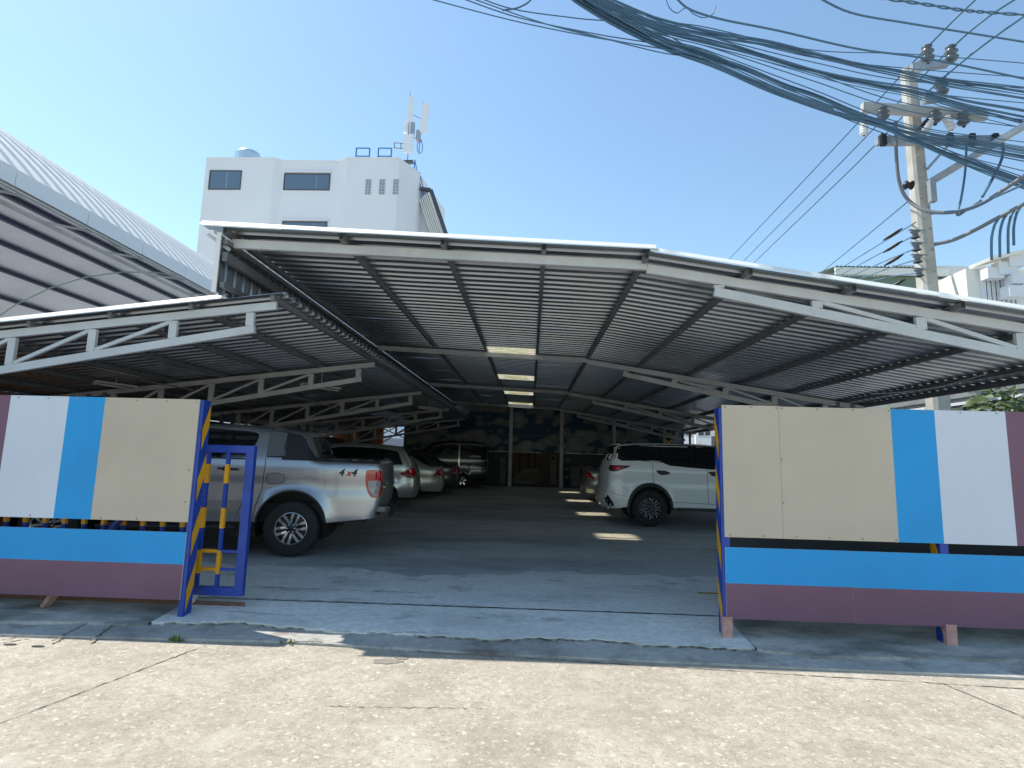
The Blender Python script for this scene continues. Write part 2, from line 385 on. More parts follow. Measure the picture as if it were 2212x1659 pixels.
q = atz(1535,1282,0); ribbon('painted_line', [(q.x-.15,q.y+.02),(q.x+.6,q.y+.02)], .075, 'line_yellow', -.0008, 0, fl)

# ---------------------------------------------------------------- fences
FY = 5.45                                     # front face of the boards
def fz(v, u, Y=FY): return at(u, v, Y).z
def board(name, x0, x1, z0, z1, stripes, parent, y=FY, th=.012, label=None):
    """one flat painted board; stripes = list of (x_start, material) across or (z_start, material) up"""
    b = MB(); mats = []
    axis, st = stripes
    cuts = [s for s, _ in st] + [x1 if axis == 'x' else z1]
    for i, (s, mname) in enumerate(st):
        if mname not in mats: mats.append(mname)
        mi = mats.index(mname); a, c = cuts[i], cuts[i+1]
        if axis == 'x': V = [(a,y,z0),(c,y,z0),(c,y,z1),(a,y,z1)]
        else: V = [(x0,y,a),(x1,y,a),(x1,y,c),(x0,y,c)]
        b.add(V, [(0,1,2,3)], mi)
    mats.append('board_edge'); e = len(mats)-1
    b.add([(x0,y,z0),(x1,y,z0),(x1,y,z1),(x0,y,z1),(x0,y+th,z0),(x1,y+th,z0),(x1,y+th,z1),(x0,y+th,z1)],
          [(4,7,6,5),(0,4,5,1),(3,2,6,7),(0,3,7,4),(1,5,6,2)], e)
    return b.build(name, mats, parent)
def post(parent, x, z0, z1, side, foot=None, y0=FY+.012, dp=.135, wd=.075, hazard=True):
    b = MB(); b.box((x-wd/2, y0+.002, z0), (x+wd/2, y0+dp, z1)); po = b.build('post', 'steel_blue', parent)
    if hazard:                                # yellow diagonals painted on the face towards the opening
        fx = x+side*(wd/2+.002); n = 4; h = (z1-z0)/n; b = MB(); ya, yb = y0+.006, y0+dp-.004
        for k in range(n):
            a = z1-h*k - (0 if k else .02); c = a-h*.92
            b.add([(fx, yb, a), (fx, yb, a-h*.45), (fx, ya+.02, c), (fx, ya+.01, c+h*.42)], [(0,1,2,3)])
            fo = wd*.0
        b.build('hazard_stripe', 'steel_yellow', po)
    return po
def foot(parent, x, z0, z1, y=FY-.01):
    b = MB(); b.box((x-.045, y, z0), (x+.045, y+.05, z1)); b.box((x-.03, y-.006, z1-.05), (x+.03, y, z1-.01))
    return b.build('foot', 'foot', parent)
def screws(parent, pts, y=FY):
    b = MB()
    for x, z in pts: b.lathe([(.008,0),(.008,.003),(.005,.006),(.0005,.007)], (x, y, z), (0,-1,0), 8)
    o = b.build('screw_heads', 'screw', parent); o['kind'] = 'stuff'; return o
Lx = at(432, 862, FY).x                        # right edge of the left boards
zt = at(300, 860, FY).z; zb = at(300, 1125, FY).z; lt = at(300, 1147, FY).z; lm = at(200, 1213, FY).z; lb = at(200, 1290, FY).z
xs_ = [at(u, 990, FY).x for u in (4, 132, 212)]
lf = thing('fence', 'left fence of striped boards with blue and yellow end post at the gateway', 'fence', (-5, FY, -.05))
board('upper_board', -5.62, Lx, zb, zt, ('x', [(-5.62,'board_purple'),(xs_[0],'board_white'),(xs_[1],'board_blue'),(xs_[2],'tan')]), lf)
board('upper_board', -8.1, -5.626, zb, zt, ('x', [(-8.1,'tan'),(-6.4,'board_purple')]), lf)
board('lower_board', -5.62, Lx-.0, lb, lt, ('z', [(lb,'board_purple'),(lm,'board_blue')]), lf)
board('lower_board', -8.1, -5.626, lb, lt, ('z', [(lb,'board_purple'),(lm,'board_blue')]), lf)
post(lf, Lx+.012, -.07, zt-.005, 1, wd=.05)
for x in (-5.62, -8.0): post(lf, x, -.06, zt-.03, 1, hazard=False)
b = MB()
for z in (zt-.12, zb+.06, lt-.06, lb+.06): b.box((-8.1, FY+.016, z-.025), (Lx-.01, FY+.06, z+.025))
b.build('frame_rail', 'steel_blue', lf)
b = MB(); q = at(105, 1306, FY+.1); b.bar((q.x-.09, FY+.16, -.05), (q.x+.10, FY+.06, .13), .06, .05); b.build('foot', 'foot', lf)
screws(lf, [(Lx-.03-.30*i, zt-.02) for i in range(9)] + [(Lx-.04, z) for z in (1.3, 1.0)])
screws(lf, [(Lx-.5-.35*i, zb+.02) for i in range(5)])
# right fence
Rx = at(1562, 1000, FY).x
zt = at(1800, 880, FY).z; zb = at(1700, 1164, FY).z; lt = at(1700, 1186, FY).z; lm = at(1700, 1264, FY).z; lb = at(1700, 1341, FY).z
xs_ = [at(u, 1020, FY).x for u in (1687, 1932, 2028, 2183)]
rf = thing('fence', 'right fence of striped boards over two pinkish concrete feet', 'fence', (4, FY, -.05))
board('upper_board', Rx, xs_[0]-.0015, zb, zt, ('x', [(Rx,'tan')]), rf)
board('upper_board', xs_[0]+.0015, xs_[0]+2.44, zb, zt-.004, ('x', [(xs_[0]+.0015,'tan'),(xs_[1],'board_blue'),(xs_[2],'board_white'),(xs_[3],'board_purple')]), rf)
board('upper_board', xs_[0]+2.445, xs_[0]+4.9, zb, zt, ('x', [(xs_[0]+2.445,'board_purple'),(xs_[0]+3.1,'tan')]), rf)
board('lower_board', Rx, xs_[0]+.6, lb, lt, ('z', [(lb,'board_purple'),(lm,'board_blue')]), rf)
board('lower_board', xs_[0]+.602, xs_[0]+4.9, lb-.002, lt-.001, ('z', [(lb-.002,'board_purple'),(lm-.002,'board_blue')]), rf)
post(rf, Rx+.012, -.06, zt-.03, -1)
px = at(2034, 1188, FY+.05).x
for x in (px, px+2.2): post(rf, x, -.055, zt-.05, -1)
b = MB()
for z in (zt-.12, zb+.06, lt-.06, lb+.06): b.box((Rx+.06, FY+.016, z-.025), (xs_[0]+4.9, FY+.06, z+.025))
b.build('frame_rail', 'steel_blue', rf)
foot(rf, at(1572, 1350, FY-.01).x, -.06, at(1572, 1333, FY-.01).z); foot(rf, at(2057, 1370, FY-.01).x, -.07, at(2057, 1350, FY-.01).z); foot(rf, at(2057, 1370, FY-.01).x+2.2, -.07, .15)
screws(rf, [(Rx+.03, zt-.02), (Rx+.28, zt-.02), (xs_[0]-.02, zt-.02)] + [(xs_[0]+.03+.33*i, zt-.022) for i in range(7)])
screws(rf, [(Rx+.05+.3*i, zb+.02) for i in range(6)] + [(xs_[0]+.01, 1.55), (xs_[0]+.012, 1.15)])

# ---------------------------------------------------------------- sliding gate pushed open behind the left fence
GY = 5.80
gr = at(541, 1100, GY).x; gt = at(500, 962, GY).z; gb = at(480, 1286, GY).z
gate = thing('sliding_gate', 'blue sliding gate with yellow banded bars, pushed open behind the left fence', 'gate', (gr-1.5, GY, 0))
b = MB(); b.box((gr-.085, GY-.025, gb), (gr, GY+.035, gt)); b.build('end_stile', 'steel_blue', gate)
b = MB(); b.box((gr-4.2, GY-.022, gb), (gr-.086, GY+.032, gb+.082)); b.build('bottom_rail', 'steel_blue', gate)
b = MB(); b.box((gr-4.2, GY-.022, gt-.075), (gr-.086, GY+.032, gt)); b.build('top_rail', 'steel_blue', gate)
r1 = at(460, 1190, GY).z; r2 = at(460, 1229, GY).z
for rz_ in (r1, r2):
    b = MB(); b.box((gr-4.2, GY-.012, rz_-.013), (gr-.087, GY+.012, rz_+.013)); b.build('cross_rail', 'steel_blue', gate)
H = gt-gb
bands = [(at(455, 1043, GY).z, at(455, 1002, GY).z), (at(445, 1140, GY).z, at(445, 1096, GY).z), (r2-.045, r1+.008)]
for k in range(19):
    x = gr-.275-.205*k
    b = MB(); b.box((x-.017, GY-.016, gb+.083), (x+.017, GY+.016, gt-.076)); ba = b.build('bar', 'steel_blue', gate)
    for z0, z1 in bands:
        b = MB(); b.box((x-.0195, GY-.0185, z0), (x+.0195, GY+.0185, z1)); b.build('yellow_band', 'steel_yellow', ba)
x = gr-.275
for rz_ in (r1, r2):
    b = MB(); b.box((x-.205+.02, GY-.015, rz_-.0155), (x-.02, GY+.015, rz_+.0155)); b.build('yellow_band', 'steel_yellow', gate)
b = MB(); q = at(285, 1140, GY-.03); b.bar((q.x-.55, GY-.045, gb+.2), (q.x+.42, GY-.045, gt-.15), .03, .085, up=(0,1,0)); b.build('brace', 'steel_blue', gate)
for dx in (.62, 3.6):
    b = MB(); b.lathe([(.012,-.02),(.055,-.02),(.058,-.012),(.048,0),(.058,.012),(.055,.02),(.012,.02)], (gr-dx+.1, GY+.005, gb-.035), (0,1,0), 20)
    b.box((gr-dx+.02, GY-.018, gb-.012), (gr-dx+.18, GY+.028, gb+.002)); b.build('wheel', 'galv', gate)
b = MB(); b.box((gr-4.3, GY-.004, floor_z(GY)-.03), (gr+.02, GY+.012, .006))
tag(b.build('gate_track', 'rust'), 'rusty floor rail under the sliding gate', 'track')

# ---------------------------------------------------------------- carport roofs
RY0 = 5.85; RISE = .008
XL, XK, XE, ZL, ZK = -3.65, 1.234, 7.10, 3.953, 3.754
SL = (ZK-ZL)/(XK-XL); SR = -.151
def zroof(x, y): return (ZK+SL*(x-XK) if x < XK else ZK+SR*(x-XK)) + RISE*(y-RY0)
LX1, LZ1, LS = -2.84, 3.28, .126
LY0 = 6.10
def zlow(x, y): return LZ1+LS*(x-LX1) + RISE*(y-LY0)
PITCH, RIB = .2, .042
def rib_profile(n):
    pr = []
    for k in range(n):
        y = k*PITCH; pr += [(y, 0), (y+.105, 0), (y+.119, RIB), (y+.186, RIB)]
    return pr + [(n*PITCH, 0), (n*PITCH+.012, 0)]
def sheet(name, x0, x1, y0, zf, mname, parent, n=5, lift=0, sag=0, kx=3):
    """one corrugated metal sheet, ribs running down the slope; 5 ribs wide"""
    pr = rib_profile(n); b = MB(); o = []
    xs = [x0+(x1-x0)*i/kx for i in range(kx+1)]
    for dz in (0, -.004):
        for x in xs:
            for (dy, dz2) in pr: o.append((x, y0+dy, zf(x, y0+dy)+dz2+dz+lift+ sag*math.sin(x*2.1+y0*3)))
    k = len(pr); F = []; top = (kx+1)*k
    for i in range(kx):
        for j in range(k-1):
            F.append((i*k+j, (i+1)*k+j, (i+1)*k+j+1, i*k+j+1)); F.append((top+i*k+j, top+i*k+j+1, top+(i+1)*k+j+1, top+(i+1)*k+j))
    for j in range(k-1):
        F.append((j, j+1, top+j+1, top+j)); F.append((kx*k+j, top+kx*k+j, top+kx*k+j+1, kx*k+j+1))
    for i in range(kx):
        F.append((i*k, top+i*k, top+(i+1)*k, (i+1)*k)); F.append((i*k+k-1, (i+1)*k+k-1, top+(i+1)*k+k-1, top+i*k+k-1))
    b.add(o, F); return b.build(name, mname, parent)
NR = 21
car = thing('carport', 'large metal carport with ribbed roof sheets over the parked cars, open to the road', 'carport', (0, 16, 0))
SKY_ROWS = (6, 10, 14, 18); SKX = (-1.0, .075)
for r in range(NR):
    y0 = RY0+r*1.0
    lift = .003*(r % 2); sg = .004
    if r in SKY_ROWS:
        sheet('roof_sheet', XL, SKX[0]+.01, y0, zroof, 'sheet', car, lift=lift); sheet('roof_sheet', SKX[1]-.01, XK+.05, y0, zroof, 'sheet', car, lift=lift)
        sk = sheet('rooflight', SKX[0], SKX[1], y0, zroof, 'rooflight', car, lift=lift+.006); sk['label'] = 'pale translucent rooflight sheet'
    else: sheet('roof_sheet', XL, XK+.05, y0, zroof, 'sheet', car, lift=lift, sag=sg, kx=5)
    sheet('roof_sheet', XK-.30, XE, y0, lambda x, y: ZK+SR*(x-XK)+RISE*(y-RY0), 'sheet', car, lift=lift-.012, sag=sg*.6, kx=5) if False else \
    sheet('roof_sheet', XK-.02, XE, y0, lambda x, y: ZK+SR*(x-XK)+RISE*(y-RY0)-.034, 'sheet', car, lift=lift, sag=sg*.6, kx=5)
def flashing(xa, xb, y, zf, parent):                     # drip flashing folded over the sheet ends, its face sloping to the front
    pr = [(-.050,-.014),(-.048,-.004),(-.004,.052),(.03,.054),(.03,.048),(-.002,.046),(-.044,-.012)]; b = MB()
    b.extr(pr, lambda a, c, t: (xa+(xb-xa)*t, y+a, zf(xa+(xb-xa)*t, y)+c)); b.build('edge_flashing', 'trim', parent)
for (xa, xb, zf, o) in ((XL-.02, XK+.055, zroof, .034), (XK-.01, XE+.02, lambda x, y: ZK+SR*(x-XK)+RISE*(y-RY0)-.034, .034)):
    flashing(xa, xb, RY0, zf, car)
PX = [-3.42, -2.12, -1.0, .10, 1.20, 2.29, 3.36, 4.46, 5.53, 6.62]
for x in PX:
    d = .036 if x > XK-.05 else 0
    b = MB(); z = lambda y: zroof(x, y)-d-.004-.034
    b.bar((x, RY0+.03, z(RY0)), (x, RY0+NR-.3, z(RY0+NR)), .05, .066); pu = b.build('purlin', 'steel_grey', car)
    b = MB(); b.box((x-.021, RY0+.026, z(RY0)-.027), (x+.021, RY0+.0295, z(RY0)+.027)); b.build('open_end', 'black', pu)
b = MB(); b.bar((XE-.06, RY0+.05, zroof(XE-.06, RY0)-.085), (XE-.06, RY0+NR-.3, zroof(XE-.06, RY0+NR)-.085), .05, .09); b.build('eave_beam', 'steel_grey', car)
TY = [6.05, 12.15, 18.3, 24.4]
def truss(y):
    bt = lambda x: zroof(x, y)-(.036 if x > XK else 0)-.073-.05
    b = MB()
    for xa, xb in ((-3.42, XK), (XK, 7.0)): b.bar((xa, y, bt(xa+.001)), (xb, y, bt(xb-.001)), .05, .10)
    b.build('top_chord', 'steel_white', car)
    lz = lambda x: 3.34 - .2*(x-2.01) + RISE*(y-6.05)
    b = MB(); b.bar((1.96, y, lz(1.96)), (6.55, y, lz(6.55)), .05, .10); b.build('bottom_chord', 'steel_white', car)
    VX = [2.01, 3.05, 4.13, 5.15, 6.2]
    for x in VX:
        b = MB(); b.box((x-.055, y-.022, lz(x)+.052), (x+.055, y+.022, bt(x)-.058)); b.build('strut', 'steel_white', car)
    for a, c in zip(VX[1:], VX[2:]):
        b = MB(); b.bar((a+.06, y, bt(a)-.075), (c-.06, y, lz(c)+.075), .04, .045); b.build('diagonal', 'steel_white', car)
    # lattice column on the right
    b = MB()
    for x in (6.45, 6.75): b.box((x-.04, y-.04, floor_z(y)-.02), (x+.04, y+.04, zroof(x, y)-.12))
    z = .3; s = 1
    while z < 2.3:
        b.bar((6.6-s*.12, y, z), (6.6+s*.12, y, z+.42), .035, .035); z += .42; s = -s
    b.build('column', 'steel_grey', car)
for y in TY: truss(y)
# step wall between the two roofs: upright ribbed sheet and long beam
b = MB(); pr = rib_profile(100)
o = [(-3.47-dz, RY0+.03+dy, z) for z in (3.22, 3.86) for dy, dz in pr]; o += [(x-.004, y, z) for x, y, z in o]
k = len(pr); F = [(j, j+1, k+j+1, k+j) for j in range(k-1)] + [(2*k+j, 3*k+j, 3*k+j+1, 2*k+j+1) for j in range(k-1)]
b.add([(x, y, z+RISE*(y-RY0)) for x, y, z in o], F); b.build('step_cladding', 'sheet', car)
for (x, z, wd, ht) in ((-3.41, 3.62, .06, .10), (-3.41, 3.30, .05, .06), (-3.42, 3.79, .06, .05)):
    b = MB(); b.bar((x, RY0+.05, z), (x, RY0+NR-.4, z+RISE*NR), wd, ht); b.build('longitudinal_beam', 'steel_grey', car)
b = MB(); b.box((-3.50, RY0+.012, 3.20), (-3.45, RY0+.028, 3.88)); b.build('corner_trim', 'trim', car)
b = MB(); b.bar((-3.66, RY0+.12, 3.90), (-3.40, RY0+.12, 3.72), .03, .04); b.build('bracket', 'steel_white', car)
# lower roof on the left
low = thing('carport', 'lower metal carport roof on the left, tucked under the edge of the big roof', 'carport', (-6, 16, 0))
for r in range(NR):
    sheet('roof_sheet', -9.6, LX1, LY0+r*1.0, zlow, 'sheet', low, lift=.003*(r % 2), sag=.003, kx=5)
flashing(-9.6, LX1-.62, LY0, zlow, low)
for x in [-2.95-.93*i for i in range(8)]:
    z = lambda y: zlow(x, y)-.034-.004
    b = MB(); b.bar((x, LY0+.03, z(LY0)), (x, LY0+NR-.3, z(LY0+NR)), .045, .066); b.build('purlin', 'steel_grey', low)
def low_truss(y, bright='steel_white'):
    bt = lambda x: zlow(x, y)-.073-.045
    lz = lambda x: 2.87+.185*(x+3.18) + RISE*(y-6.2)
    b = MB(); b.bar((-9.4, y, bt(-9.4)), (-2.92, y, bt(-2.92)), .05, .09); b.build('top_chord', bright, low)
    b = MB(); b.bar((-8.2, y, lz(-8.2)), (-3.15, y, lz(-3.15)), .05, .09); b.build('bottom_chord', bright, low)
    VX = [-3.21, -4.09, -5.02, -5.95, -6.9, -7.8]
    for x in VX:
        b = MB(); b.box((x-.045, y-.022, lz(x)+.047), (x+.045, y+.022, bt(x)-.052)); b.build('strut', bright, low)
    for a, c in zip(VX[1:], VX[2:]):
        b = MB(); b.bar((a-.05, y, bt(a)-.07), (c+.05, y, lz(c)+.07), .035, .04); b.build('diagonal', bright, low)
    b = MB()
    for x in (-7.95, -8.25): b.box((x-.04, y-.04, floor_z(y)-.02), (x+.04, y+.04, zlow(x, y)-.12))
    b.build('column', 'steel_grey', low)
for y in (6.2, 10.3, 14.9, 20.0, 25.0): low_truss(y)

# conduit wires and strip lamps hanging below the roofs
def wire(name, pts, r, label, mname='cable_grey', cat='wire', group=None):
    b = MB(); b.tube(spline(pts, 10), r, 6); return tag(b.build(name, mname, smooth=True), label, cat, group)
wire('conduit', [at(130,778,8.2), at(290,812,9.0), at(308,822,9.2), at(395,838,10.0), at(480,862,11)], .012, 'thin pale conduit sagging under the lower left roof', 'galv')
wire('conduit', [at(585,845,12), at(720,880,13.5), at(735,893,13.7)], .012, 'thin conduit running behind the strip lamp to a drop', 'galv')
wire('cable', [at(1110,893,22), at(1190,872,21), at(1260,858,20), at(1360,866,20), at(1480,880,19)], .012, 'loose cable looping under the big roof past the last rooflight', 'galv')
wire('cable', [at(2690,1262,7.5) if False else at(1880,851,8.5), at(1960,846,8.3), at(2040,833,8.0), at(2130,808,7.6)], .010, 'pale loose cable sagging under the right eave', 'galv')
def lamp(u, v, Y, dx, label):
    p = at(u, v, Y); L = thing('strip_lamp', label, 'lamp', p)
    b = MB(); q = p+Vector((dx, .55, -.02)); b.bar(p, q, .07, .035); b.build('housing', 'lamp_body', L)
    b = MB(); b.tube([p+Vector((.02,.03,-.045)), q+Vector((-.02,-.03,-.045))], .014, 10); b.build('tube', 'lamp_tube', L, smooth=True)
    b = MB(); b.box(tuple(p+Vector((-.03,0,-.06))), tuple(p+Vector((.03,.03,.0)))); b.build('end_cap', 'lamp_body', L)
    b = MB(); b.bar(p+Vector((dx*.5,.27,0)), p+Vector((dx*.5,.27,.45)), .012, .012); b.build('hanger', 'lamp_body', L)
lamp(652, 828, 10.5, .55, 'unlit strip lamp hanging under the lower left roof')
lamp(905, 878, 17, .55, 'small unlit strip lamp deeper under the lower roof, near the step')
lamp(205, 823, 9.5, .35, 'white lamp end just above the left fence by the orange wall')

lwl = thing('gap_backing', 'dark low backing added to darken the gap in the right fence', 'wall', (4.6, 6.4, 0))  # invented backing, added so the fence gap reads dark
b = MB(); b.box((2.15, 6.35, -.02), (7.3, 6.45, 1.0)); b.build('wall', 'wall_dark', lwl)  # body of the added gap backing
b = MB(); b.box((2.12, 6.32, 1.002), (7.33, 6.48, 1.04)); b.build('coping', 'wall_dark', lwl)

# ---------------------------------------------------------------- walls round the car park
WX = -9.3
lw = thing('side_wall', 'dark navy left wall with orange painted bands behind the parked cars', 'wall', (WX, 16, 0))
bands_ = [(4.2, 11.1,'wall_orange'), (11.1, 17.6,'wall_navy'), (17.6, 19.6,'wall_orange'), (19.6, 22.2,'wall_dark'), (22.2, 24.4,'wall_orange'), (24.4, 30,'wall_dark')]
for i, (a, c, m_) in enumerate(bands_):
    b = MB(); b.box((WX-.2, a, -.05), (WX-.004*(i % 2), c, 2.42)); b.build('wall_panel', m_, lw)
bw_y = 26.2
rw = thing('side_wall', 'dark light-blocking wall added along the right side of the carport behind the SUV', 'wall', (7.6, 18, 0))  # hidden wall added to keep side light out of the carport
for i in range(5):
    b = MB(); b.box((7.55+.003*(i % 2), 13.6+2.1*i, 0), (7.7, 13.6+2.1*(i+1), 2.75)); b.build('wall_panel', 'wall_dark', rw)  # panels of the added light-blocking wall
# back wall with the painted mural
mw = thing('mural_wall', 'back wall of the car park painted with clouds above and old cars below', 'wall', (1, bw_y, 0))
m, n, l, p = nodes('mural_sky'); p.inputs['Roughness'].default_value = .8
tc = n.new('ShaderNodeTexCoord'); mp = n.new('ShaderNodeMapping'); mp.inputs['Scale'].default_value = (.8, 1, 1.25); l.new(tc.outputs['Object'], mp.inputs[0])
v1 = n.new('ShaderNodeTexNoise'); v1.inputs['Scale'].default_value = .75; v1.inputs['Detail'].default_value = 5; l.new(mp.outputs[0], v1.inputs[0])
vo = n.new('ShaderNodeTexVoronoi'); vo.feature = 'SMOOTH_F1'; vo.inputs['Scale'].default_value = 2.4; vo.inputs['Smoothness'].default_value = .25; l.new(mp.outputs[0], vo.inputs[0])
ad = n.new('ShaderNodeMath'); ad.operation = 'MULTIPLY_ADD'; ad.inputs[1].default_value = -.42; l.new(vo.outputs['Distance'], ad.inputs[0]); l.new(v1.outputs[0], ad.inputs[2])
rp = n.new('ShaderNodeValToRGB'); rp.color_ramp.interpolation = 'LINEAR'; e = rp.color_ramp.elements
e[0].position = .25; e[0].color = (.02,.075,.13,1); e[1].position = .262; e[1].color = (.09,.13,.15,1)
for q, c_ in ((.30,(.17,.21,.22,1)), (.335,(.28,.28,.22,1)), (.345,(.11,.15,.17,1)), (.38,(.20,.24,.25,1)), (.46,(.30,.31,.28,1))): a_ = e.new(q); a_.color = c_
l.new(ad.outputs[0], rp.inputs[0]); l.new(rp.outputs[0], p.inputs['Base Color'])
mx0 = at(880, 930, bw_y).x
zsplit = at(1100, 976, bw_y).z
b = MB(); b.box((mx0, bw_y, zsplit), (6.9, bw_y+.15, 4.2)); b.build('cloud_panel', 'mural_sky', mw)
b = MB(); b.box((mx0, bw_y+.02, .3), (6.9, bw_y+.17, zsplit-.003)); b.build('lower_panel', 'wall_dark', mw)
mat('mural_brick', (.085,.055,.045), .8, var=.25, scale=4); mat('mural_car', (.12,.10,.05), .7, var=.3, scale=5)
mat('mural_pale', (.15,.16,.165), .8, var=.4, scale=5); mat('mural_dark', (.03,.03,.035), .8); mat('mural_pink', (.17,.13,.15), .8, var=.5, scale=3)
yy = bw_y+.012
def flat(name, poly, m_, y=yy, th=.006):                     # shape painted on the wall, a few millimetres of paint
    b = MB(); pts = [at(u, v, y) for u, v in poly]
    b.add([(q.x, y, q.z) for q in pts]+[(q.x, y+th, q.z) for q in pts], [tuple(range(len(pts)))]+[(i, (i+1) % len(pts), len(pts)+(i+1) % len(pts), len(pts)+i) for i in range(len(pts))])
    return b.build(name, m_, mw)
def V7(pts): return [((1500+x*.3165)*.6777, (1280+y*.3165)*.6777) for x, y in pts]
flat('painted_backdrop', V7([(410,515),(900,515),(900,830),(410,830)]), 'mural_brick')
for a, c in ((480,500),(570,590),(640,660)): flat('painted_post', V7([(a,515),(c,515),(c,760),(a,760)]), 'mural_dark', yy-.004)
flat('painted_car', V7([(430,790),(440,750),(480,735),(510,690),(540,672),(660,670),(690,690),(700,735),(720,760),(720,800),(640,830),(450,830)]), 'mural_car', yy-.008)
flat('painted_car_window', V7([(520,710),(540,685),(655,683),(675,712)]), 'mural_pale', yy-.0105)
flat('painted_bumper', V7([(430,800),(640,800),(640,825),(440,825)]), 'mural_pale', yy-.0105)
flat('painted_pump', V7([(805,540),(860,540),(862,830),(805,830)]), 'mural_pale', yy-.004)
flat('painted_dial', V7([(832+22*math.cos(i*.5236), 572+22*math.sin(i*.5236)) for i in range(12)]), 'mural_dark', yy-.0065)
flat('painted_pump', V7([(945,630),(1000,630),(1000,850),(940,850)]), 'mural_dark', yy-.004)
for cy_ in (590, 680, 760): flat('painted_dial', V7([(972+22*math.cos(i*.5236), cy_+22*math.sin(i*.5236)) for i in range(12)]), 'mural_pale', yy-.0065)
flat('painted_street', V7([(1010,660),(1200,650),(1300,690),(1420,690),(1420,850),(1010,850)]), 'mural_pink')
flat('painted_figure', V7([(1100,690),(1130,680),(1150,720),(1140,790),(1100,790)]), 'mural_dark', yy-.004)
flat('painted_pump', V7([(295,560),(350,560),(350,830),(295,830)]), 'mural_pale', yy-.004)
for u in (1103, 1213, 1326, 1436):
    x = at(u, 960, bw_y-.12).x
    b = MB(); b.box((x-.075, bw_y-.2, .3), (x+.075, bw_y-.05, zroof(x, bw_y)-.06)); b.build('steel_post', 'steel_white', mw)
b = MB(); b.box((mx0, bw_y-.04, at(1200,942,bw_y).z-.012), (6.8, bw_y-.02, at(1200,942,bw_y).z+.012)); b.build('pipe', 'steel_grey', mw)
# orange back wall on the far left with an opening to a grey shed
bl = thing('rear_wall', 'dark rear wall on the left with faint orange bands and a small bright opening', 'wall', (-7, 27.0, 0))
o0, o1 = at(827, 950, 27).x, at(872, 950, 27).x; oz0, oz1 = at(850, 985, 27).z, at(850, 921, 27).z
for i, (a, c, z0, z1, m_) in enumerate(((WX-.2,-8.2,.2,3.2,'wall_orange'),(-8.2,-7.6,.2,3.2,'wall_dark'),(-7.6,o0,.2,3.2,'wall_orange'),(o1,mx0,.2,4.2,'wall_dark'),(o0,o1,.2,oz0,'wall_dark'),(o0,o1,oz1,3.2,'wall_dark'))):
    b = MB(); b.box((a+.001, 27.0+.003*(i % 2), z0), (c-.001, 27.2, z1)); b.build('wall_panel', m_, bl)
b = MB(); b.bar((o0, 27.05, oz0+.45*(oz1-oz0)), (o1, 27.05, oz1-.1), .04, .05); b.bar((o0, 27.05, oz1-.12), (o1, 27.05, oz0+.62*(oz1-oz0)), .04, .05); b.build('brace', 'frame_dark', bl)
b = MB(); b.box((-12, 31, 0), (-3, 31.2, at(850, 947, 31).z)); gs = b.build('shed_wall', 'wall_grey'); tag(gs, 'pale grey shed wall seen through the small opening at the back left', 'wall')

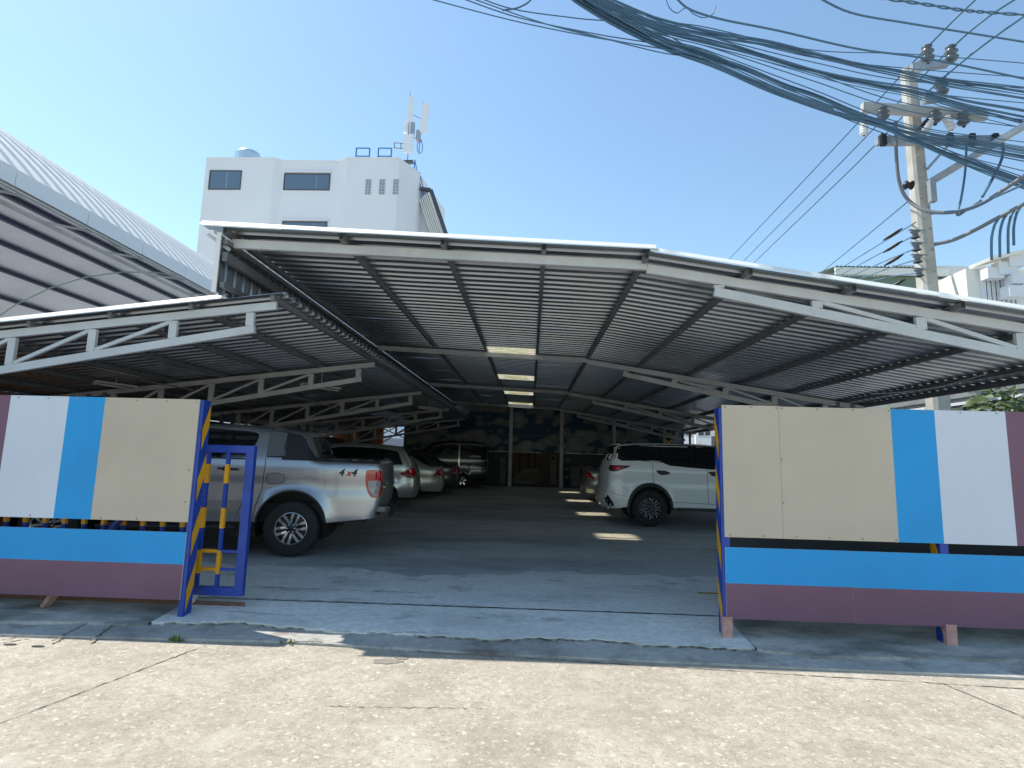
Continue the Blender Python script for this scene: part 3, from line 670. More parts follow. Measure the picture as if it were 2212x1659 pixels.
# ---------------------------------------------------------------- vehicles
# each is built with x forward, y left, z up, x = 0 at the rear axle, standing on z = 0
def seg_dist(px, pz, a, b):
    ax, az = a; bx, bz = b; dx, dz = bx-ax, bz-az; t = ((px-ax)*dx+(pz-az)*dz)/(dx*dx+dz*dz+1e-12)
    t = max(0, min(1, t)); return math.hypot(px-ax-t*dx, pz-az-t*dz)
def smooth2d(pts, n=5):
    return [(p.x, p.y) for p in spline([(a, b, 0) for a, b in pts], n)]
class Car:
    def __init__(s, root, outline, sill, arches, W, belt, tumble=.30, rear=(.35,.10), front=(.7,.22), rnd=.06, flare=.02, nsm=4, low=.10):
        s.root = root; s.ctrl = outline; s.sm = nsm
        s.out = smooth2d(outline, nsm); s.sill = sill; s.ar = arches; s.W = W; s.belt = belt; s.k = tumble
        s.rear, s.front, s.rnd, s.flare, s.low = rear, front, rnd, flare, low
        s.xr = min(x for x, z in s.out); s.xf = max(x for x, z in s.out)
    def f(s, x, z):
        t = s.W
        q = (s.xr+s.rear[0]-x)/s.rear[0]
        if q > 0: t -= s.rear[1]*q*q
        q = (x-(s.xf-s.front[0]))/s.front[0]
        if q > 0: t -= s.front[1]*q*q
        h = z-s.belt
        if h > -.12: t -= s.k*(h+.12)**2/.48 if h < .12 else s.k*h
        if z < .62: t -= s.low*((.62-z)/.4)**2
        t -= .018*max(0, 1-abs(z-(s.belt-.30))/.16)          # shallow hollow along the doors
        d = min(seg_dist(x, z, a, b) for a, b in zip(s.out, s.out[1:]))
        if d < s.rnd: e = 1-d/s.rnd; t -= s.rnd*(1-math.sqrt(max(0, 1-e*e)))
        for (cx, cz, r) in s.ar:
            dd = math.hypot(x-cx, z-cz)-r
            if dd < .16: t += s.flare*(1-max(0, dd)/.16)**2
        return max(.05, t)
    def grid(s, poly, step):
        bm = bmesh.new(); f = bm.faces.new([bm.verts.new((x, 0, z)) for x, z in poly])
        bmesh.ops.triangulate(bm, faces=[f], ngon_method='EAR_CLIP')
        xs = [p[0] for p in poly]; zs = [p[1] for p in poly]
        for lo, hi, no in ((min(xs), max(xs), (1,0,0)), (min(zs), max(zs), (0,0,1))):
            k = max(1, int((hi-lo)/step))
            for i in range(1, k):
                v = lo+(hi-lo)*i/k; co = (v, 0, 0) if no[0] else (0, 0, v)
                bmesh.ops.bisect_plane(bm, geom=bm.verts[:]+bm.edges[:]+bm.faces[:], plane_co=co, plane_no=no, dist=1e-5)
        bmesh.ops.join_triangles(bm, faces=bm.faces[:], angle_face_threshold=3.2, angle_shape_threshold=3.2)
        return bm
    def patch(s, name, poly, off, mname, step=.09, parent=None, sides=(1,-1), depth=.03, smooth=True):
        """a piece of the car's side: outline in (x, z), wrapped on the body, standing off by off"""
        res = []
        for sd in sides:
            bm = s.grid(poly, step)
            ring = [e for e in bm.edges if len(e.link_faces) == 1]
            for v in bm.verts: v.co.y = sd*(s.f(v.co.x, v.co.z)+off)
            ex = bmesh.ops.extrude_edge_only(bm, edges=ring)
            for v in [g_ for g_ in ex['geom'] if isinstance(g_, bmesh.types.BMVert)]: v.co.y -= sd*(depth+off)
            bmesh.ops.recalc_face_normals(bm, faces=bm.faces)
            me = bpy.data.meshes.new(name); bm.to_mesh(me); bm.free(); me.materials.append(M[mname])
            if smooth:
                me.polygons.foreach_set('use_smooth', [True]*len(me.polygons)); me.set_sharp_from_angle(angle=R(40))
            # keep the outside facing outwards
            c = sum((p.normal.y*p.area*(p.center.y*sd > 0) for p in me.polygons if abs(p.normal.y) > .5), 0)
            if c*sd < 0: me.flip_normals()
            res.append(link(name, me, parent or s.root, Vector((0,0,0))))
        return res
    def strip(s, name, pts, wd, off, mname, parent=None, sides=(1,-1)):
        """a thin line on the side (shut line, crease, chrome strip)"""
        for sd in sides:
            b = MB(); P = [Vector((x, 0, z)) for x, z in pts]; o = []
            dense = [P[0]]
            for a, c in zip(P, P[1:]):
                k = max(1, int((c-a).length/.07)); dense += [a+(c-a)*i/k for i in range(1, k+1)]
            for i, q in enumerate(dense):
                t = (dense[min(i+1, len(dense)-1)]-dense[max(i-1, 0)]).normalized(); nn = Vector((-t.z, 0, t.x))*wd/2
                for w_ in (q-nn, q+nn): o.append((w_.x, sd*(s.f(w_.x, w_.z)+off), w_.z))
            b.add(o, [(2*i, 2*i+1, 2*i+3, 2*i+2) for i in range(len(dense)-1)]); b.build(name, mname, parent or s.root, local=True)
    def band(s, name, i0, i1, frac, off, mname, parent=None, ny=14, close=False):
        """skin across the car between outline control points i0..i1"""
        pts = s.out[i0*s.sm:i1*s.sm+1]; n = len(pts); b = MB(); o = []
        for i, (x, z) in enumerate(pts):
            g0 = i0*s.sm+i
            a, c = s.out[max(g0-1, 0)], s.out[min(g0+1, len(s.out)-1)]; tx, tz = c[0]-a[0], c[1]-a[1]; k = math.hypot(tx, tz) or 1
            nx, nz = -tz/k, tx/k
            w_ = s.f(x, z); cr = .025+.07*abs(nx)
            for j in range(ny+1):
                q = (2*j/ny-1)*frac; e = cr*(1-q*q)+off; o.append((x+nx*e, w_*q, z+nz*e))
        F = [(i*(ny+1)+j, i*(ny+1)+j+1, (i+1)*(ny+1)+j+1, (i+1)*(ny+1)+j) for i in range(n-1) for j in range(ny)]
        b.add(o, F)
        return b.build(name, mname, parent or s.root, local=True, angle=40)
    def body(s, mname, step=.06, name='body'):
        pts = list(s.out)                                  # rear bottom -> over the roof -> front bottom
        # bottom edge from front to rear, with wheel arches
        bot = []
        for (cx, cz, r) in sorted(s.ar, key=lambda a: -a[0]):
            dz = s.sill-cz; h = math.sqrt(r*r-dz*dz); a0 = math.atan2(dz, h); 
            k = 22; A = [a0+(math.pi-2*a0)*i/k for i in range(k+1)]
            bot += [(cx+r*math.cos(a), cz+r*math.sin(a)) for a in A]
        poly = pts + [(x, z) for x, z in bot]
        b0 = MB()
        for sd in (1, -1):
            bm = s.grid(poly, step); bm.verts.index_update(); bm.verts.ensure_lookup_table()
            o = [(v.co.x, sd*s.f(v.co.x, v.co.z), v.co.z) for v in bm.verts]
            b0.add(o, [tuple(v.index for v in f.verts) for f in bm.faces]); bm.free()
        bd = b0.build(name, mname, s.root, local=True, angle=50)
        s.band('top_skin', 0, len(s.ctrl)-1, 1.0, 0, mname, bd)
        b = MB()                                           # dark floor and wheel wells
        b.box((s.xr+.25, -s.W+.22, s.sill-.02), (s.xf-.3, s.W-.22, s.sill+.25))
        for (cx, cz, r) in s.ar:
            for sd in (1, -1):
                k = 16; y0, y1 = sd*(s.W-.03), sd*(s.W-.36); o = []
                for i in range(k+1):
                    a = -.35+(math.pi+.7)*i/k
                    for y in (y0, y1): o.append((cx+(r+.006)*math.cos(a), y, cz+(r+.006)*math.sin(a)))
                b.add(o, [(2*i, 2*i+1, 2*i+3, 2*i+2) for i in range(k)])
                b.add([(cx, y1, cz)]+o[1::2], [(0, i+1, i+2) for i in range(k)])
        b.build('underbody', 'black', s.root, local=True)
        return bd
    def text(s, body, x, z, size, mname, parent=None, off=.004, shear=.3, face=1):
        cu = bpy.data.curves.new('t', 'FONT'); cu.body = body; cu.size = size; cu.shear = shear; cu.extrude = .002; cu.offset = .004
        ob = bpy.data.objects.new('t', cu); COL.objects.link(ob); dg = bpy.context.evaluated_depsgraph_get()
        me = bpy.data.meshes.new_from_object(ob.evaluated_get(dg)); bpy.data.objects.remove(ob)
        for v in me.vertices: a, c, e = v.co; xx = x - a*face; zz = z + c; v.co = (xx, face*(s.f(xx, zz)+off+e), zz)
        me.materials.clear(); me.materials.append(M[mname]); return link('lettering', me, parent or s.root, Vector((0,0,0)))
def ellipse(cx, cz, rx, rz, n=20, p=2.0):
    def sg(v): return math.copysign(abs(v)**(2/p), v)
    return [(cx+rx*sg(math.cos(6.2832*i/n)), cz+rz*sg(math.sin(6.2832*i/n))) for i in range(n)]
def wheel(root, x, y, r, wd, rim_r, style, sd):
    """wheel standing on z=0 with outer face towards sd*y"""
    hub = bpy.data.objects.new('wheel', None); COL.objects.link(hub); hub.parent = root; hub.location = (x, y, r); hub.empty_display_size = .1
    BASE[hub.name] = Vector((0,0,0))
    b = MB(); hw = wd/2
    b.lathe([(rim_r-.005,-hw*.8),(rim_r+.02,-hw),(r-.05,-hw),(r-.012,-hw*.82),(r,-hw*.6),(r-.003,-hw*.25),(r-.008,-hw*.22),(r-.008,-hw*.18),(r,-hw*.15),(r,hw*.15),(r-.008,hw*.18),(r-.008,hw*.22),(r-.003,hw*.25),(r,hw*.6),(r-.012,hw*.82),(r-.05,hw),(rim_r+.02,hw),(rim_r-.005,hw*.8)], (0,0,0), (0,sd,0), 40)
    k = 44                                                  # tread blocks
    for i in range(k):
        a = 6.2832*i/k
        for q in (-.62, .38):
            c = Vector((math.cos(a)*r, sd*hw*(q+.12), math.sin(a)*r)); t = Vector((-math.sin(a), 0, math.cos(a))); n_ = Vector((math.cos(a), 0, math.sin(a)))
            p0 = c-Vector((0, sd*hw*.20, 0)); b.bar(p0-n_*.006, p0+Vector((0, sd*hw*.38, 0))-n_*.006, r*.085, .014, up=n_)
    b.build('tyre', 'rubber', hub, local=True, angle=35)
    b = MB(); b.lathe([(rim_r, -hw*.7), (rim_r-.012, hw*.55), (rim_r*.55, hw*.32), (.02, hw*.30)], (0,0,0), (0,sd,0), 40); b.build('rim_barrel', 'alloy_dark', hub, local=True, smooth=True)
    b = MB()
    b.lathe([(rim_r-.004, hw*.62), (rim_r+.004, hw*.80), (rim_r-.010, hw*.84), (rim_r-.020, hw*.74), (rim_r-.022, hw*.60)], (0,0,0), (0,sd,0), 40)
    def pt(a, rr, h): return Vector((math.cos(a)*rr, sd*h, math.sin(a)*rr))
    ns, fork, m_ = style
    for i in range(ns):
        a = 6.2832*i/ns+.3
        if fork == 'Y':                                     # twin-branch spokes
            da = 3.1416/ns*.62
            for s_ in (-1, 1):
                p = [pt(a+s_*.28*da, rim_r*.30, hw*.62), pt(a+s_*da*.75, rim_r*.62, hw*.72), pt(a+s_*da*1.02, rim_r*.97, hw*.70)]
                for q0, q1, w0, w1 in ((p[0], p[1], .060, .070), (p[1], p[2], .070, .095)):
                    t = (q1-q0).normalized(); sdv = t.cross(Vector((0, sd, 0))).normalized(); w0 *= rim_r; w1 *= rim_r; dn = Vector((0, -sd*.03, 0))
                    b.add([q0-sdv*w0, q0+sdv*w0, q1+sdv*w1, q1-sdv*w1, q0-sdv*w0+dn, q0+sdv*w0+dn, q1+sdv*w1+dn, q1-sdv*w1+dn], [(0,1,2,3),(0,4,5,1),(1,5,6,2),(2,6,7,3),(3,7,4,0)])
        elif fork == 'loop':                                # dark spokes with bright machined outlines
            pass
        else:
            q0, q1 = pt(a, rim_r*.2, hw*.62), pt(a, rim_r*.97, hw*.70); t = (q1-q0).normalized(); sdv = t.cross(Vector((0, sd, 0))).normalized(); w0, w1 = rim_r*.10, rim_r*.15; dn = Vector((0, -sd*.03, 0))
            b.add([q0-sdv*w0, q0+sdv*w0, q1+sdv*w1, q1-sdv*w1, q0-sdv*w0+dn, q0+sdv*w0+dn, q1+sdv*w1+dn, q1-sdv*w1+dn], [(0,1,2,3),(0,4,5,1),(1,5,6,2),(2,6,7,3),(3,7,4,0)])
    b.build('rim', m_, hub, local=True, angle=30)
    if fork == 'loop':
        b = MB(); b2 = MB()
        for i in range(ns):
            a = 6.2832*i/ns+.35
            P = [pt(a-.10, rim_r*.42, hw*.70), pt(a-.25, rim_r*.78, hw*.74), pt(a-.10, rim_r*.97, hw*.74), pt(a+.10, rim_r*.97, hw*.74), pt(a+.25, rim_r*.78, hw*.74), pt(a+.10, rim_r*.42, hw*.70)]
            b.tube(P+[P[0]], .007, 5)
            q0, q1 = pt(a+.36, rim_r*.2, hw*.6), pt(a+.36, rim_r*.97, hw*.66); b2.bar(q0, q1, rim_r*.26, .03, up=(0,1,0))
        b.build('rim_outline', 'alloy', hub, local=True, smooth=True); b2.build('spokes', 'alloy_dark', hub, local=True)
    b = MB(); b.lathe([(.001, hw*.74), (rim_r*.13, hw*.73), (rim_r*.17, hw*.68), (rim_r*.30, hw*.66), (rim_r*.34, hw*.58)], (0,0,0), (0,sd,0), 24); b.build('hub_cap', 'alloy_dark' if fork != '' else 'alloy', hub, local=True, smooth=True)
    b = MB()
    for i in range(6): q = pt(6.2832*i/6, rim_r*.24, hw*.66); b.lathe([(.012, 0), (.012, .012), (.004, .016)], q, (0, sd, 0), 8)
    b.build('wheel_nut', 'chrome', hub, local=True)
    return hub
def four_wheels(root, wb, W, r, wd, rim_r, style):
    for x in (0, wb):
        for sd in (1, -1): wheel(root, x, sd*(W-wd/2-.005), r, wd, rim_r, style, sd)

# ---- silver pickup
def vehicle(name, label, cat, u, v, Y, rz, group='parked cars'):
    """rear axle stands where the wheel nearest the camera touches the floor at depth Y"""
    p = at(u, v, Y); return thing(name, label, cat, (p.x, Y, floor_z(Y)-.006), group, rz)
Wp = .915
pk = vehicle('pickup_truck', 'silver pickup truck with black sports bar and 4x4 lettering behind the blue gate', 'pickup', 622, 1207, 8.28+Wp, math.pi)
DL = R(9)
def park(t, u, v, Y, W, d):                   # nosed in at an angle, near rear wheel at depth Y
    p = at(u, v, Y); t.rotation_euler.z = math.pi+d; t.location = (p.x-W*math.sin(d), Y+W*math.cos(d), floor_z(Y+W)-.006); BASE[t.name] = Vector(t.location)
park(pk, 622, 1207, 8.28, Wp, DL)
OUT = [(-1.17,.55),(-1.235,.80),(-1.255,1.10),(-1.235,1.33),(-1.20,1.375),(-1.12,1.385),(-.7,1.388),(-.30,1.40),(-.20,1.52),(-.11,1.70),(-.03,1.775),(.20,1.815),(.55,1.85),(.95,1.868),(1.35,1.865),(1.75,1.83),(2.05,1.70),(2.45,1.42),(2.65,1.26),(2.95,1.20),(3.4,1.16),(3.8,1.08),(3.98,.90),(4.02,.66),(3.98,.48)]
c = Car(pk, OUT, .48, [(0,.44,.50),(3.22,.44,.50)], Wp, 1.30, tumble=.34, rear=(.30,.07), rnd=.07, flare=.035)
body = c.body('paint_silver', .055)
RD = lambda pts: smooth2d(pts+[pts[0]], 3)[:-1]
c.patch('sports_bar', [(.42,1.405),(.42,1.80),(.20,1.785),(-.02,1.74),(-.09,1.68),(-.16,1.54),(-.28,1.405)], .012, 'plastic')
c.patch('sail_panel', [(.42,1.41),(.425,1.79),(.17,1.765),(.20,1.55),(.15,1.43)], .020, 'plastic_grey')
c.patch('window', RD([(1.40,1.385),(1.40,1.77),(1.0,1.785),(.70,1.77),(.585,1.73),(.60,1.60),(.66,1.45),(.76,1.39)]), .004, 'glass_car')
c.patch('window', RD([(1.48,1.385),(1.48,1.77),(1.72,1.75),(1.95,1.62),(2.25,1.40),(2.2,1.385)]), .004, 'glass_car')
c.patch('roof_rail', [(.20,1.826),(.24,1.845),(1.5,1.865),(1.6,1.85),(1.5,1.845),(.3,1.825)], .02, 'plastic_grey')
c.band('windscreen', 15, 18, .86, .004, 'glass_car'); c.band('tonneau', 5, 7, .9, .006, 'plastic'); c.band('rear_window', 7, 9, .80, .006, 'glass_car')
c.patch('bed_rail', [(-1.20,1.348),(-1.21,1.385),(-.9,1.398),(-.28,1.404),(.2,1.404),(.2,1.372),(-.6,1.366)], .016, 'plastic')
for x in (-.30, -.55, -.80, -1.02): c.patch('rail_clip', [(x,1.382),(x-.10,1.382),(x-.095,1.398),(x-.005,1.398)], .022, 'alloy', .2)
c.strip('shut_line', [(.56,1.36),(.57,1.20),(.60,1.02),(.68,.80),(.75,.58)], .008, .003, 'black'); c.strip('shut_line', [(1.44,1.36),(1.46,.56)], .008, .003, 'black')
c.strip('shut_line', [(.43,1.385),(.42,1.30),(.44,.95),(.50,.72),(.52,.52)], .009, .003, 'black')
c.patch('belt_moulding', [(.62,1.362),(2.3,1.37),(2.3,1.385),(.62,1.38)], .010, 'plastic')
for x in (.92, 1.82): 
    h = c.patch('door_handle', RD([(x-.14,1.215),(x-.12,1.232),(x+.12,1.24),(x+.14,1.225),(x+.12,1.21),(x-.12,1.20)]), .030, 'plastic', .05)
    c.patch('handle_recess', ellipse(x+.03, 1.222, .055, .042), .004, 'black', .05)
c.strip('fuel_flap_edge', RD([(.14,1.04),(.16,1.155),(.37,1.165),(.375,1.05),(.32,1.015)])+[(.14,1.04)], .008, .003, 'black', sides=(1,))
c.patch('fuel_flap', RD([(.15,1.045),(.17,1.148),(.36,1.157),(.365,1.052),(.315,1.022)]), .006, 'paint_silver', .06, sides=(1,))
lt = c.patch('tail_light', RD([(-1.02,1.24),(-1.015,1.12),(-1.04,.97),(-1.11,.86),(-1.19,.85),(-1.245,.90),(-1.25,1.10),(-1.235,1.235),(-1.1,1.255)]), .018, 'lens_red', .05)
for o_, sd in zip(lt, (1,-1)):
    c.patch('clear_lens', RD([(-1.05,1.09),(-1.07,.98),(-1.13,.895),(-1.19,.885),(-1.22,.96),(-1.225,1.09)]), .024, 'lens_clear', .06, parent=o_, sides=(sd,))
    c.patch('lens_rim', [(-1.16,1.22),(-1.16,1.115),(-1.235,1.115),(-1.23,1.225)], .026, 'lens_red', .06, parent=o_, sides=(sd,))
    c.patch('reflector', [(-1.175,1.08),(-1.175,1.01),(-1.225,1.0),(-1.228,1.08)], .029, 'lens_clear', .06, parent=o_, sides=(sd,))
    c.patch('reflector', [(-1.155,.975),(-1.16,.90),(-1.215,.90),(-1.218,.975)], .029, 'lens_clear', .06, parent=o_, sides=(sd,))
c.text('4', -.62, 1.155, .15, 'plastic'); c.text('x', -.735, 1.16, .13, 'mark_red'); c.text('4', -.80, 1.155, .15, 'plastic')
b = MB(); b.extr([(-1.24,-.80),(-1.36,-.76),(-1.40,-.5),(-1.40,.5),(-1.36,.76),(-1.24,.80)], lambda a, c_, t: (a, c_, .56+.14*t)); b.build('rear_bumper', 'plastic', pk, local=True)
b = MB(); b.extr([(-1.05,.83),(-1.30,.79),(-1.37,.74),(-1.30,.75),(-1.05,.80)], lambda a, c_, t: (a, c_, .64+.07*t)); b.build('bumper_corner', 'plastic_grey', pk, local=True)
b = MB(); b.box((-1.355, -.09, 1.02), (-1.336, .09, 1.12)); b.build('tailgate_handle', 'plastic', pk, local=True)
for s_ in (1,-1):
    b = MB(); b.tube([(.75,s_*.90,.40),(2.6,s_*.90,.40)], .035, 8); st = b.build('side_step', 'plastic', pk, local=True)
    b = MB(); b.box((.9, s_*.88-.045, .436), (2.5, s_*.88+.045, .446)); b.build('step_tread', 'chrome', st, local=True)
c.patch('mirror', RD([(2.05,1.36),(2.05,1.52),(2.22,1.52),(2.25,1.38)]), .14, 'plastic', .08, depth=.02)
c.patch('headlight', RD([(3.55,1.02),(3.6,1.1),(3.85,1.02),(3.95,.88),(3.8,.88)]), .012, 'lens_clear')
b = MB(); b.box((3.96,-.6,.62), (4.09,.6,1.0)); b.build('grille', 'plastic', pk, local=True)
c.patch('wheel_arch_trim', [(.50*math.cos(a), .44+.50*math.sin(a)) for a in [3.0*i/20+.07 for i in range(21)]]+[(.475*math.cos(a), .44+.475*math.sin(a)) for a in [3.0*i/20+.07 for i in range(20,-1,-1)]], .004, 'plastic', .2)
four_wheels(pk, 3.22, Wp+.015, .388, .265, .232, (6, 'Y', 'alloy'))

# ---- white SUV
Ws = .925
sv = vehicle('suv', 'white SUV with blacked-out windows and roof beside the right fence', 'suv', 1405, 1140, 12.95+Ws, 0)
sv.location.x = at(1405, 1140, 12.95).x
OUT = [(-.80,.36),(-.96,.45),(-1.0,.66),(-.94,.82),(-.92,1.05),(-.89,1.25),(-.84,1.42),(-.74,1.60),(-.72,1.74),(-.62,1.79),(-.3,1.825),(.3,1.842),(1.0,1.84),(1.5,1.81),(1.9,1.70),(2.3,1.42),(2.5,1.27),(2.9,1.20),(3.35,1.12),(3.6,.98),(3.68,.72),(3.62,.42)]
c = Car(sv, OUT, .42, [(0,.42,.46),(2.745,.42,.46)], Ws, 1.28, tumble=.36, rear=(.45,.16), rnd=.08, flare=.03)
body = c.body('paint_white', .06)
c.patch('window_band', [(-.62,1.425),(-.30,1.435),(.05,1.445),(.22,1.44),(.33,1.39),(.44,1.345),(.9,1.31),(1.6,1.27),(2.28,1.28),(2.30,1.40),(1.93,1.68),(1.5,1.79),(1.0,1.815),(.3,1.818),(-.3,1.80),(-.60,1.765),(-.70,1.735),(-.71,1.62),(-.76,1.50)], .006, 'glass_car', .07)
for x0, x1, zz0, zz1 in ((-.45,.02,1.47,1.72), (.12,.98,1.42,1.75), (1.05,1.75,1.36,1.72)): c.strip('window_edge', [(x0,zz0),(x0+.08,zz1),(x1,zz1),(x1,zz0-.05),(x0,zz0)], .012, .009, 'black')
c.band('rear_window', 6, 8, .86, .006, 'glass_car'); c.band('roof', 8, 13, 1.0, .006, 'paint_black'); c.band('windscreen', 13, 16, .86, .006, 'glass_car')
b = MB(); b.add([(-.62,-.62,1.80),(-.86,-.58,1.755),(-.86,.58,1.755),(-.62,.62,1.80),(-.62,-.62,1.83),(-.84,-.58,1.785),(-.84,.58,1.785),(-.62,.62,1.83)], [(0,1,2,3),(4,7,6,5),(0,4,5,1),(1,5,6,2),(2,6,7,3),(3,7,4,0)]); b.build('spoiler', 'paint_black', sv, local=True)
b = MB(); b.add([(-.35,-.03,1.86),(-.12,0,1.86),(-.35,.03,1.86),(-.36,0,1.93)], [(0,1,3),(1,2,3),(0,3,2)]); b.build('antenna_fin', 'paint_black', sv, local=True)
lt = c.patch('tail_light', [(-.885,1.30),(-.86,1.325),(-.45,1.322),(-.435,1.305),(-.60,1.24),(-.75,1.185),(-.86,1.19),(-.90,1.23)], .012, 'black', .06)
for o_, sd in zip(lt, (1,-1)): c.patch('red_lens', [(-.84,1.30),(-.66,1.305),(-.52,1.30),(-.64,1.245),(-.76,1.205),(-.82,1.22)], .018, 'lens_red', .06, parent=o_, sides=(sd,))
c.strip('shut_line', [(.07,1.43),(.065,1.15),(.09,.90)], .009, .003, 'black'); c.strip('shut_line', [(1.27,1.27),(1.28,.50)], .009, .003, 'black'); c.strip('shut_line', [(2.25,1.20),(2.22,.9)], .009, .003, 'black')
c.strip('shut_line', [(-.92,.74),(-.7,.665),(-.47,.635)], .007, .003, 'black'); c.strip('shut_line', [(.48,.545),(2.2,.50)], .008, .003, 'black')
for x in (.29, 1.45): c.patch('door_handle', RD([(x-.16,1.225),(x-.1,1.235),(x+.06,1.228),(x+.15,1.185),(x+.14,1.165),(x+.02,1.135),(x-.08,1.145)]), .018, 'plastic', .05)
for cx_ in (0, 2.745):
    A = [-.12+3.36*i/24 for i in range(25)]
    c.patch('arch_cladding', [(cx_+.49*math.cos(a)*(1.03 if 1 else 1), .42+.545*math.sin(a)*.98) for a in A]+[(cx_+.455*math.cos(a), .42+.455*math.sin(a)) for a in A[::-1]], .022, 'plastic', .09)
c.patch('bumper_insert', [(-1.0,.66),(-.92,.66),(-.80,.47),(-.80,.42),(-.90,.42),(-.97,.50)], .012, 'black', .08)
for s_ in (1,-1):
    b = MB(); b.box((.62,s_*.875-.075,.36), (2.15,s_*.875+.075,.42)); st = b.build('side_step', 'plastic', sv, local=True)
    b = MB(); b.box((.62,s_*.88-.077,.424), (2.15,s_*.88+.077,.434)); b.build('step_edge', 'alloy', st, local=True)
b = MB(); b.tube([(-1.06,-.55,.40),(-.8,-.55,.40)], .04, 10); b.build('exhaust', 'chrome', sv, local=True)
four_wheels(sv, 2.745, Ws, .39, .26, .255, (9, 'loop', 'alloy_dark'))

# ---- smaller cars further back
def hatch(name, label, paint, u, v, Y, rz, kind, W, wb, r, cat='car'):
    t = vehicle(name, label, cat, u, v, Y+W, rz); t.location.x = at(u, v, Y).x
    if rz > 1: park(t, u, v, Y, W, R(9))
    if kind == 'mpv':
        O = [(-.70,.26),(-.80,.45),(-.81,.70),(-.78,.92),(-.70,1.10),(-.56,1.34),(-.44,1.53),(-.30,1.61),(.2,1.665),(.9,1.685),(1.5,1.65),(2.0,1.45),(2.6,1.12),(3.1,1.02),(3.45,.88),(3.55,.60),(3.5,.28)]
        c = Car(t, O, .27, [(0,r,.36),(wb,r,.36)], W, 1.08, tumble=.30, rear=(.4,.12), rnd=.07)
        bd = c.body(paint, .08)
        c.patch('window_band', RD([(-.44,1.14),(-.36,1.32),(-.31,1.44),(-.20,1.51),(.3,1.565),(.9,1.58),(1.45,1.55),(1.9,1.36),(2.25,1.12),(1.5,1.10),(.5,1.11)]), .005, 'glass_car', .09)
        c.band('rear_window', 5, 7, .86, .005, 'glass_car'); c.band('windscreen', 10, 12, .85, .005, 'glass_car')
        lt = c.patch('tail_light', [(-.76,1.06),(-.62,1.05),(-.42,.94),(-.36,.90),(-.52,.84),(-.62,.795),(-.79,.80),(-.80,.9)], .016, 'lens_red', .06)
        for o_, sd in zip(lt, (1,-1)): c.patch('reversing_light', [(-.79,.86),(-.62,.87),(-.45,.91),(-.55,.86),(-.62,.83),(-.795,.82)], .022, 'lens_clear', .06, parent=o_, sides=(sd,))
        c.strip('fuel_flap_edge', RD([(-.36,.80),(-.18,.80),(-.17,.66),(-.34,.66)])+[(-.36,.80)], .010, .003, 'black', sides=(1,))
        c.strip('crease', [(-.55,.60),(-.42,.50),(-.2,.62)], .012, .006, paint); c.strip('shut_line', [(.42,1.1),(.45,.6),(.40,.5)], .012, .003, 'black')
        c.strip('bumper_line', [(-.79,.66),(-.5,.62),(-.4,.5)], .008, .003, 'black')
    elif kind == 'sedan':
        O = [(-.90,.24),(-.99,.40),(-1.0,.62),(-.96,.88),(-.93,1.0),(-.80,1.03),(-.50,1.05),(-.05,1.27),(.35,1.42),(.8,1.46),(1.25,1.43),(1.75,1.22),(2.15,1.0),(2.7,.93),(3.2,.80),(3.32,.55),(3.27,.25)]
        c = Car(t, O, .25, [(0,r,.355),(wb,r,.355)], W, .93, tumble=.36, rear=(.45,.14), rnd=.07)
        bd = c.body(paint, .08)
        c.patch('window', RD([(.05,1.06),(.30,1.25),(.50,1.34),(.85,1.37),(1.2,1.34),(1.6,1.17),(1.85,1.0),(1.0,1.0),(.3,1.02)]), .005, 'glass_car', .09)
        c.band('rear_window', 6, 8, .82, .005, 'glass_car'); c.band('windscreen', 10, 12, .82, .005, 'glass_car')
        lt = c.patch('tail_light', [(-.945,.95),(-.85,.92),(-.70,.74),(-.72,.70),(-.95,.70),(-.98,.8)], .014, 'lens_red', .06)
        for o_, sd in zip(lt, (1,-1)): c.patch('reversing_light', [(-.965,.76),(-.80,.76),(-.74,.715),(-.955,.71)], .02, 'lens_clear', .06, parent=o_, sides=(sd,))
        c.strip('shut_line', [(.12,1.02),(.20,.80),(.42,.55)], .012, .003, 'black'); c.strip('shut_line', [(1.05,1.0),(1.08,.35)], .012, .003, 'black')
        c.patch('bumper_skirt', [(-.95,.25),(-.98,.40),(-.36,.33),(-.355,.25)], .014, paint, .1)
        c.strip('chrome_strip', [(-.97,.66),(-.6,.63)], .014, .006, 'chrome')
    else:
        O = [(-1.00,.30),(-1.05,.6),(-1.04,1.2),(-1.0,1.72),(-.92,1.86),(-.6,1.92),(.6,1.93),(1.0,1.90),(1.35,1.74),(1.75,1.42),(2.0,1.12),(2.12,.8),(2.08,.32)]
        c = Car(t, O, .30, [(0,r,.37),(wb,r,.37)], W, 1.2, tumble=.16, rear=(.3,.06), front=(.5,.12), rnd=.08)
        bd = c.body(paint, .1)
        c.patch('window', [(-.9,1.22),(-.88,1.70),(.10,1.74),(.10,1.2)], .005, 'glass_car', .1); c.patch('window', [(.24,1.2),(.24,1.74),(.9,1.72),(1.25,1.58),(1.55,1.2)], .005, 'glass_car', .1)
        c.patch('door_pillar', [(.145,.85),(.15,1.80),(.185,1.80),(.19,.85)], .012, 'alloy', .2); c.patch('roof_gutter', [(-.95,1.775),(-.95,1.83),(.15,1.85),(.6,1.84),(.95,1.80),(1.35,1.66),(1.3,1.655),(.93,1.77),(.6,1.79)], .02, 'plastic_grey', .12)
        c.band('rear_window', 2, 3, .8, .006, 'glass_car'); c.band('windscreen', 7, 9, .85, .006, 'glass_car')
    four_wheels(t, wb, W, r, .19, r*.62, (5, '', 'alloy'))
    return t
hatch('minivan', 'silver people carrier with red and white tail light parked just behind the pickup', 'paint_silver2', 829, 1096, 15.3, math.pi, 'mpv', .86, 2.74, .31)
